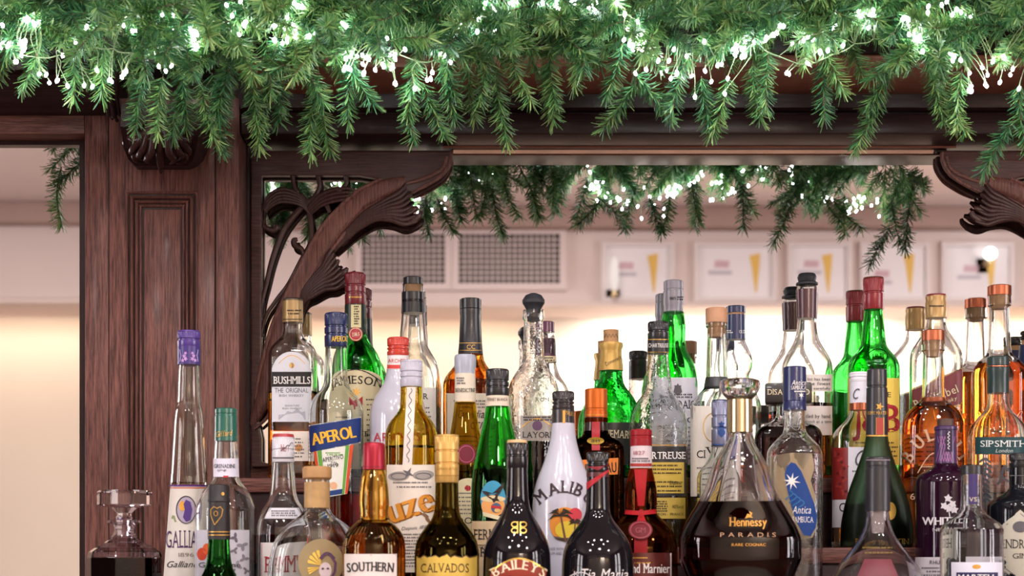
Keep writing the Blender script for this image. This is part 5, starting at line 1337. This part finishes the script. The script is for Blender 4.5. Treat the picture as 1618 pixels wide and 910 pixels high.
b.text('MADE WITH CARIBBEAN', 866, 914, 870, 4.5, INKG); b.text('RUM AND COCONUT', 868, 912, 877, 4.5, INKG)

b = Bottle('orange_liqueur_bottle', 'amber bottle with red cap, red ribbon bow and red wax seal', 1013, YC, TC_, ratio=0.9)
b.body([(738, 17), (760, 22), (780, 25), (795, 25), (808, 24), (818, 31), (830, 44), (848, 54), (870, 58), (925, 58)], glass((0.68, 0.30, 0.10)), wall=0.003, liquid=760, lmat=liquid_mat((0.55, 0.24, 0.06)))
b.cap([(678.5, 17), (688, 17.3), (689, 16.5), (692, 16.5), (693, 17.2), (705, 17.3)], surf('#8c0f1a', 0.4, spec=0.3)); b.cap([(703, 16.9), (742, 17.5)], paper('#d4c7ca'), 'neck_label', round_=False); b.text('1827', 1001, 1019, 719, 6, ink('#a05058'), serif=True); b.lines(998, 1027, 725, 729, 2, INKG); b.ring([(996 + 34 * i / 8, 735) for i in range(9)], 4.5, ink('#a3322f'), closed=False)
b.quad((1002, 742), (1023, 742), (1018, 800), (1008, 800), surf('#a01018', 0.6, spec=0.25), name='ribbon', nx=4, ny=10, off=0.0016)
b.quad((988, 806), (1013, 808), (1013, 815), (987, 813), surf('#a01018', 0.6, spec=0.25), name='bow', off=0.002); b.quad((1013, 808), (1036, 805), (1037, 812), (1013, 815), surf('#a01018', 0.6, spec=0.25), name='bow', off=0.002); b.blob(ell(1013, 811, 5, 6, 12), surf('#a01018', 0.6, spec=0.25), 'bow_knot', off=0.003); b.quad((1009, 814), (1017, 814), (1021, 825), (1006, 825), surf('#a01018', 0.6, spec=0.25), name='bow', nx=3, off=0.002)
b.rect(1002, 1023, 842, 874, surf('#8e0f18', 0.6, spec=0.25), name='ribbon', nx=4)
L = b.blob(ell(1012, 838, 19, 15), surf('#6a101c', 0.55, spec=0.3), 'wax_seal', off=0.0035, rings=4); b.ring(ell(1012, 838, 16, 12.5), 2.2, surf('#94303c', 0.5), parent=L, off=0.0045); b.text('GM', 1004, 1020, 842, 8, surf('#94303c', 0.5), parent=L, off=0.0045)
L = b.rect(974, 1062, 874, 920, surf('#5a2420', 0.35, metal=0.3), nx=18); b.ring([(975, 876), (1060, 876), (1060, 920), (975, 920)], 3.5, WHITEI, parent=L); b.text('Grand Marnier', 978, 1058, 906, 15, WHITEI, parent=L, serif=True, bold=0.04); b.lines(1000, 1026, 882, 890, 2, GILT, parent=L)

b = Bottle('sambuca_bottle', 'clear wavy bottle with navy cap and tilted blue oval label with silver star', 1255.5, YC - 0.003, TC_, n=3.2, ratio=0.85)
b.body([(646, 16.5), (668, 16.5), (682, 18.5), (692, 27), (702, 37), (713, 43.5), (730, 44.5), (925, 44.5)], EMBOSS)
b.cap([(579, 18.4), (633, 18.6), (634, 18.0), (636, 18.0), (637, 18.6), (648, 18.6)], plastic('#1b2452', 0.3)); b.text('Antica', 1251, 1273, 609, 8, WHITEI, shear=0.3); b.text('SAMBUCA', 1250, 1274, 616, 6, WHITEI, serif=True); b.blob(star(1266, 625, 5, 1.6, 6), WHITEI); b.lines(1255, 1273, 619, 622, 1, WHITEI)
L = b.blob([(1243, 738), (1250, 731), (1257, 733), (1266, 745), (1276, 768), (1286, 795), (1291, 816), (1289, 834), (1281, 848), (1270, 846), (1260, 828), (1250, 800), (1243, 770), (1240, 750)], ink('#123c80'), 'label', rings=6, lab='tilted deep blue oval label')
b.blob(star(1251, 761, 14, 4.5, 8, 0.15), WHITEI, 'silver_star', parent=L, off=0.0013); b.text('Antica', 1252, 1281, 812, 12, WHITEI, parent=L, shear=0.3); b.text('SAMBUCA', 1252, 1285, 826, 9, WHITEI, parent=L, serif=True)
for i in range(4): b.ring([(1247 + i * 6 + 6 * math.sin(j * 0.9), 775 + i * 5 + 3 * j) for j in range(6)], 2.0, ink('#2a6a9c'), 'wave_print', parent=L, off=0.0012, closed=False)
b.blob([(1217, 722), (1250, 716), (1283, 717), (1287, 740), (1281, 760), (1289, 785), (1283, 808), (1291, 832), (1284, 850), (1255, 856), (1225, 850), (1217, 790)], surf('#cdb58c', 0.3, trans=0.55), 'gold_panel', rings=6, off=0.0003)

b = Bottle('gin_bottle', 'deep purple gin bottle with wooden stopper, lattice neck wrap and white flower print', 1494, YC, TC_)
b.body([(732, 18), (738, 22), (744, 35), (750, 44), (758, 48), (775, 48.5), (925, 48.5)], surf((0.016, 0.003, 0.012), 0.07, spec=0.4, vary=0.1), wall=False, name='purple_glass')
b.cap([(662, 13.5), (675, 13.5)], surf('#4b342c', 0.5), 'wooden_stopper'); b.cap([(673, 18), (679, 18.4), (680, 17), (733, 18.4)], surf('#3c2150', 0.35, coat=0.3), 'neck_wrap')
for i in range(9):
    for sgn in (-1, 1): b.ring([(1477 + 4 * i, 690), (1477 + 4 * i + sgn * 10, 730)], 1.0, ink('#a06a9a'), 'lattice', closed=False, off=0.0006) if 1477 < 1477 + 4 * i + sgn * 10 < 1511 else None
b.rect(1494, 1505, 680, 714, ink('#2a1838'), name='neck_strip', nx=4, off=0.0009); b.ring([(1499 + 1.8 * math.sin(i * 1.7), 682 + i * 1.5) for i in range(20)], 0.9, WHITEI, 'script', closed=False, off=0.0013)
b.text('WHITLEY', 1457, 1531, 830, 12.5, ink('#d9d3d6'), bold=0.06); b.text('NEILL', 1474, 1500, 840, 5, ink('#cfc8cc'))
for (x, y) in ((1498, 788), (1505, 797), (1492, 800), (1508, 806), (1499, 804)): b.blob(star(x, y, 7, 4, 5, x), ink('#c9c4c8'), 'flower_print', rings=1)
b.ring([(1499, 806), (1501, 818)], 1.5, ink('#c9c4c8'), 'flower_print', closed=False)
L = b.rect(1446, 1541, 881, 920, paper('#cfc8cf'), nx=18); b.text('RHUBARB', 1469, 1506, 892, 6, INKB, parent=L); b.lines(1455, 1530, 898, 915, 4, INKG, parent=L)

b = Bottle('gin_bottle', 'squat black gin bottle with black cap and pale diamond label at right edge', 1612, YC, TC_)
b.body([(733, 17), (770, 17.5), (776, 22), (784, 36), (791, 48), (800, 53), (925, 53)], surf((0.006, 0.007, 0.010), 0.08, spec=0.4), wall=False, name='black_glass')
b.screw(716.5, 740, 17.4, BLACK, rings=1); b.ring([(1596 + 32 * i / 8, 752) for i in range(9)], 1.2, INKG, closed=False)
dia = [(1562, 846), (1588, 826), (1612, 806), (1636, 826), (1661, 846), (1661, 884), (1636, 904), (1612, 922), (1588, 904), (1562, 884)]
L = b.blob(dia, paper('#bdb8a8'), 'label', rings=6); b.ring([(1612 + (x - 1612) * 0.9, 864 + (y - 864) * 0.9) for x, y in dia], 1.2, INKG, parent=L); b.text("HENDRICK'S", 1572, 1652, 867, 14, INKB, parent=L, serif=True); b.text('GIN', 1600, 1624, 883, 8, INKB, parent=L, serif=True); b.ring([(1580, 872), (1644, 872)], 0.9, INKB, parent=L, closed=False)
b.blob(ell(1612, 833, 12, 9, 16), INKG, 'crest', parent=L, rings=2, off=0.0012)

# --- counter, front row
b = Bottle('decanter', 'cut crystal decanter with octagonal stopper, half full of dark spirit, in front of the pilaster', 196.5, -0.455, TD, cat='decanter', seg=8)
b.root.rotation_euler.z += PI / 8 + 0.16
b.body([(822, 28), (826, 27), (829, 18), (836, 16.5), (850, 22), (858, 33), (866, 49), (873, 59), (880, 61), (925, 61)], glass((0.95, 0.93, 0.95)), wall=0.004, liquid=881, lmat=liquid_mat((0.05, 0.018, 0.012)))
for p in b.g.data.polygons: p.use_smooth = False
b.profs = [b.profs[0]]
b.cap([(775, 43), (777, 44.5), (797, 44.5), (799, 39), (803, 20), (811, 12), (815, 12), (818, 14), (822, 13), (848, 11)], glass((0.95, 0.93, 0.95)), 'stopper', round_=False)
for p in b.root.children[-1].data.polygons: p.use_smooth = False

b = Bottle('wine_bottle', 'dark wine bottle with matt black foil capsule and gold heart crest', 346, -0.452, TD)
b.body([(852, 16.5), (880, 18.5), (898, 22), (920, 32), (950, 40)], glass((0.10, 0.32, 0.10)), wall=False)
b.cap([(766, 16.2), (771, 17), (789, 17.4), (790, 17.9), (793, 17.9), (794, 17.0), (845, 18.0), (853, 18.0)], surf('#1e1b1d', 0.5), 'capsule')
for yy in (841, 846): b.ring([(329 + 35 * i / 8, yy) for i in range(9)], 1.4, GILT, closed=False)
b.ring([(339, 830), (333, 815), (333, 806), (338, 801), (343, 804), (348, 801), (352, 806), (350, 816), (339, 830)], 1.1, GILT, 'heart_crest', closed=False); b.ring(ell(341, 812, 3, 4, 10), 1, GILT, 'heart_crest'); b.blob(ell(352, 781, 2.6, 3, 10), GILT, 'spot')

b = Bottle('tequila_flask', 'round clear flask with thick cork stopper and printed golden-fan mask', 501, -0.434, TD, ratio=0.52, seg=48)
b.body([(757, 19.5), (775, 19), (795, 19.5), (806, 21), (815, 28), (824, 41), (836, 55), (852, 66), (872, 73), (895, 77), (915, 78), (940, 74)], CLEAR)
b.cap([(737, 22.5), (741, 23.3), (755, 23), (758, 20)], surf('#ad8353', 0.5, vary=0.2, scale=120), 'cork_stopper'); b.cap([(762, 20.2), (803, 20.4)], surf('#b08c5a', 0.5, vary=0.35, scale=90), 'neck_band', round_=False); b.cap([(757, 16), (785, 14)], CORK, 'cork', round_=False)
L = b.blob(ell(507, 890, 36, 38), surf('#a89468', 0.5, trans=0.3), 'printed_disc', rings=5, off=0.0004)
for k in range(4):
    a0, a1 = PI + 0.15 + k * 0.34, PI + 0.40 + k * 0.34
    b.poly([(508, 894), (508 + 22 * math.cos(a0), 894 + 24 * math.sin(a0)), (508 + 23 * math.cos((a0 + a1) / 2), 894 + 25 * math.sin((a0 + a1) / 2)), (508 + 22 * math.cos(a1), 894 + 24 * math.sin(a1))], ink('#e0bb52'), 'fan', parent=L)
for k in range(3):
    a0, a1 = PI - 0.55 + k * 0.24, PI - 0.38 + k * 0.24
    b.poly([(506, 897), (506 + 20 * math.cos(a0), 899 + 18 * math.sin(a0)), (506 + 20 * math.cos(a1), 899 + 18 * math.sin(a1))], ink('#e0bb52'), 'fan', parent=L)
b.blob(ell(514, 902, 10, 13, 18), ink('#cfc0c4'), 'mask', parent=L, off=0.0012, rings=2); b.ring([(506 + 22 * i / 10, 884 - 9 * math.sin(PI * i / 10)) for i in range(11)], 5, ink('#4d3350'), 'headdress', parent=L, off=0.0014, closed=False); b.ring([(524, 880), (530, 890), (529, 904), (525, 912)], 4, ink('#5a3a5c'), 'headdress', parent=L, off=0.0014, closed=False)
b.blob(ell(510, 899, 2.2, 1.4, 8), INKB, 'eye', parent=L, off=0.0018, rings=1); b.blob(ell(518, 899, 2.2, 1.4, 8), INKB, 'eye', parent=L, off=0.0018, rings=1)

b = Bottle('whiskey_liqueur_bottle', 'ribbed amber bottle with red foil cap and black-lettered cream label', 591, -0.508, TD, seg=44)
b.body([(742, 17), (755, 20), (775, 23), (795, 24), (810, 22.5), (822, 24), (830, 34), (840, 43), (853, 48.5), (870, 50), (925, 50)], glass((0.94, 0.79, 0.46)), wall=0.003, liquid=827, lmat=liquid_mat((0.58, 0.28, 0.10)))
b.cap([(699.5, 16.5), (704, 17.6), (722, 17.4), (742, 18.2)], surf('#98142a', 0.35, metal=0.4), 'foil_cap'); b.ring([(573.5 + 35 * i / 8, 738) for i in range(9)], 1.4, ink('#7c1626'), closed=False)
for k in range(13):
    x = 549 + k * 7
    b.ring([(591 + (x - 591) * 0.62, 833), (591 + (x - 591) * 0.85, 846), (x, 862)], 1.6, glass((0.8, 0.45, 0.15)), 'rib', closed=False, off=0.0012)
L = b.rect(544, 627, 876, 920, paper('#ddd3cc'), nx=18); b.text('SOUTHERN', 548.5, 621, 905, 14.5, INKB, parent=L, serif=True, bold=0.06, arch=2); b.ring([(545, 878), (586, 878), (626, 878)], 1.6, surf('#b9a088', 0.5), parent=L, closed=False)

b = Bottle('brandy_bottle', 'dark olive apple brandy bottle with gold screw capsule and torn-edge yellow label', 706, -0.480, TD)
b.body([(760, 18), (785, 18.5), (805, 19.5), (818, 23), (832, 33), (846, 43), (860, 49), (880, 51), (925, 51)], glass((0.46, 0.38, 0.12)), wall=0.003, liquid=830, lmat=liquid_mat((0.22, 0.14, 0.03)))
b.screw(687, 763, 19.2, foil('#cfa65c', 0.35), rings=2, hw2=18.8); b.text('Calvados du Pays', 690, 723, 743, 5.5, ink('#9c7836'), shear=0.3); b.ring([(687.5 + 37 * i / 8, 752) for i in range(9)], 1.2, ink('#9c7836'), closed=False)
top = [(658 + 96 * i / 16, 880 + 2.2 * math.sin(i * 2.3) - (3 if i in (8,) else 0)) for i in range(17)]
L = b.blob(top + [(754, 905), (754, 922), (706, 922), (658, 922), (658, 905)], paper('#d4b353'), 'label', rings=5, centre=(706, 905)); b.ring(top, 2.0, ink('#4a3420'), parent=L, closed=False); b.text('CALVADOS', 665, 741, 905, 14, ink('#3c2818'), parent=L, serif=True)

b = Bottle('cream_liqueur_bottle', 'glossy black cream liqueur bottle with cream cap top and red-brown oval label', 817, -0.492, TD)
b.body([(740, 16.2), (760, 16.8), (785, 18), (800, 20), (812, 25), (826, 33), (842, 42), (858, 49), (878, 53), (925, 54)], BLACKG, wall=False, name='black_glass')
b.screw(699, 740, 16.6, plastic('#17161b', 0.22), rings=1); b.cap([(695.5, 15), (700, 16.4)], surf('#c9a878', 0.5), 'cap_top', round_=False)
for y in (829.2, 838.8):
    for x in (813.2, 826.8): b.ring(ell(x, y, 5.0, 4.0, 16), 1.8, GOLDP, 'monogram')
for x in (817.9, 822.1): b.ring([(x, 824.5), (x, 834), (x, 843.5)], 1.7, GOLDP, 'monogram', closed=False)
bow = [(776 + 88 * i / 16, 903 - 20 * math.sin(PI * i / 16)) for i in range(17)]
L = b.blob(bow + [(862, 915), (818, 922), (774, 915)], ink('#8c3526'), 'label', rings=5, centre=(819, 905)); b.ring(bow, 2.6, GOLDP, parent=L, closed=False, off=0.0012); b.text('BAILEYS', 781, 858, 914, 15, ink('#e6d6b8'), parent=L, serif=True, arch=14, bold=0.05)

b = Bottle('coffee_liqueur_bottle', 'glossy black bottle with dark cap and diagonal red ribbon on its neck', 944.5, -0.488, TD)
b.body([(752, 17.2), (785, 18.2), (808, 19.5), (820, 24), (832, 33), (845, 43), (860, 51), (878, 55.5), (900, 57), (925, 57)], BLACKG, wall=False, name='black_glass')
b.screw(715, 748, 17.6, plastic('#19171a', 0.25), rings=2); b.cap([(747, 17.9), (754, 18)], surf('#4a1a20', 0.35, coat=0.2), 'neck_band', round_=False)
b.quad((926.5, 763), (962, 742), (962, 746), (926.5, 775), ink('#a8252f'), name='ribbon', off=0.001); b.quad((926.5, 738), (945, 744), (962, 733), (962, 737), ink('#7c1a24'), name='ribbon', off=0.002)
b.text('Tia Maria', 916, 992, 916, 17, ink('#d8d2d0'), shear=0.25); b.ring([(895 + 45 * i / 10, 915 - 10 * math.sin(PI * i / 10)) for i in range(11)], 1.6, ink('#c9c2c4'), 'swirl', closed=False); b.text('K', 907, 915, 911, 8, ink('#c9c2c4'))

b = Bottle('cognac_decanter', 'broad bell-shaped crystal cognac decanter with faceted stopper and gold lettering', 1169, -0.440, TD, cat='decanter', ratio=0.48, seg=56)
b.body([(680, 19), (690, 20), (700, 24), (712, 31), (725, 39), (738, 45), (752, 49.5), (770, 56), (790, 66), (812, 79), (835, 91), (855, 97), (880, 97), (900, 90), (918, 84)], glass((0.97, 0.96, 0.97)), wall=0.006, liquid=791, lmat=liquid_mat((0.26, 0.09, 0.05)))
b.profs = [b.profs[0]]
b.cap([(628, 20), (683, 20.5)], surf('#c5b48e', 0.16, metal=0.85, vary=0.2, scale=30), 'collar', round_=False)
b.cap([(598, 24), (600, 31), (604, 32.5), (612, 32), (622, 27), (629, 21), (634, 19), (640, 17)], glass((0.97, 0.97, 0.98)), 'stopper', round_=False)
T_ = surf('#d09a48', 0.3, metal=0.4)
b.text('Hennessy', 1153, 1211, 832, 14, T_, serif=True, bold=0.05); b.poly([(1177, 820), (1181, 812), (1186, 814), (1183, 808), (1189, 811), (1187, 816), (1190, 819), (1184, 818)], T_, 'emblem')
b.text('PARADIS', 1138, 1226, 849, 7, surf('#b08a6a', 0.4, metal=0.3), gap=0.42); b.text('RARE COGNAC', 1156, 1210, 863.5, 4.5, T_, bold=0.05)

b = Bottle('eau_de_vie_bottle', 'clear cone-shouldered bottle with long black capsule in front of the frosted green one', 1387, -0.480, TD)
b.body([(806, 17.5), (825, 20), (845, 27), (862, 38), (880, 52), (896, 64), (912, 72), (935, 76)], glass((0.95, 0.95, 0.97)), wall=0.003)
b.cap([(722, 18.5), (726, 19.3), (736, 19.3), (737, 18.6), (739, 18.6), (740, 19.6), (808, 19.8)], surf('#1d1c22', 0.42, coat=0.15), 'capsule'); b.cap([(807, 13), (843, 9)], surf('#b9aca4', 0.7, vary=0.2, scale=120), 'cork', round_=False); b.ring([(1368 + 39 * i / 8, 727.5) for i in range(9)], 1.6, ink('#8a7f86'), closed=False)
L = b.quad((1366, 884), (1408, 884), (1424, 922), (1350, 922), surf('#66202c', 0.5), name='label'); b.lines(1362, 1414, 866, 874, 2, surf('#7a6426', 0.4))

b = Bottle('cognac_bottle', 'nearly clear bottle with black cap, dark blue neck strip and white label, bottom right', 1535.5, -0.455, TD)
b.body([(747, 17), (790, 17.5), (804, 18.5), (812, 23), (820, 35), (828, 46), (838, 50.5), (925, 51)], CLEAR, liquid=836, lmat=liquid_mat((0.94, 0.95, 0.97)))
b.cap([(735, 18), (750, 18)], BLACK); b.cap([(749, 12.5), (765, 11)], CORK, 'cork', round_=False); L = b.rect(1530, 1545, 750, 797, ink('#3a2f60'), name='neck_strip', nx=5, ny=10); b.text('VS', 1531.5, 1543.5, 793, 7, CREAM, parent=L)
L = b.rect(1503, 1584, 889, 922, paper('#d8d8e6'), nx=18); b.rect(1511, 1577, 905, 921, ink('#262250'), parent=L, name='name_band', off=0.0009, nx=14); b.text('MARTELL', 1514, 1574, 918, 10, WHITEI, parent=L, off=0.0014, bold=0.04); b.blob(ell(1543, 896, 7, 3.5, 14), GILT, parent=L)

if _to.name in COL.objects: COL.objects.unlink(_to)
bpy.data.objects.remove(_to)
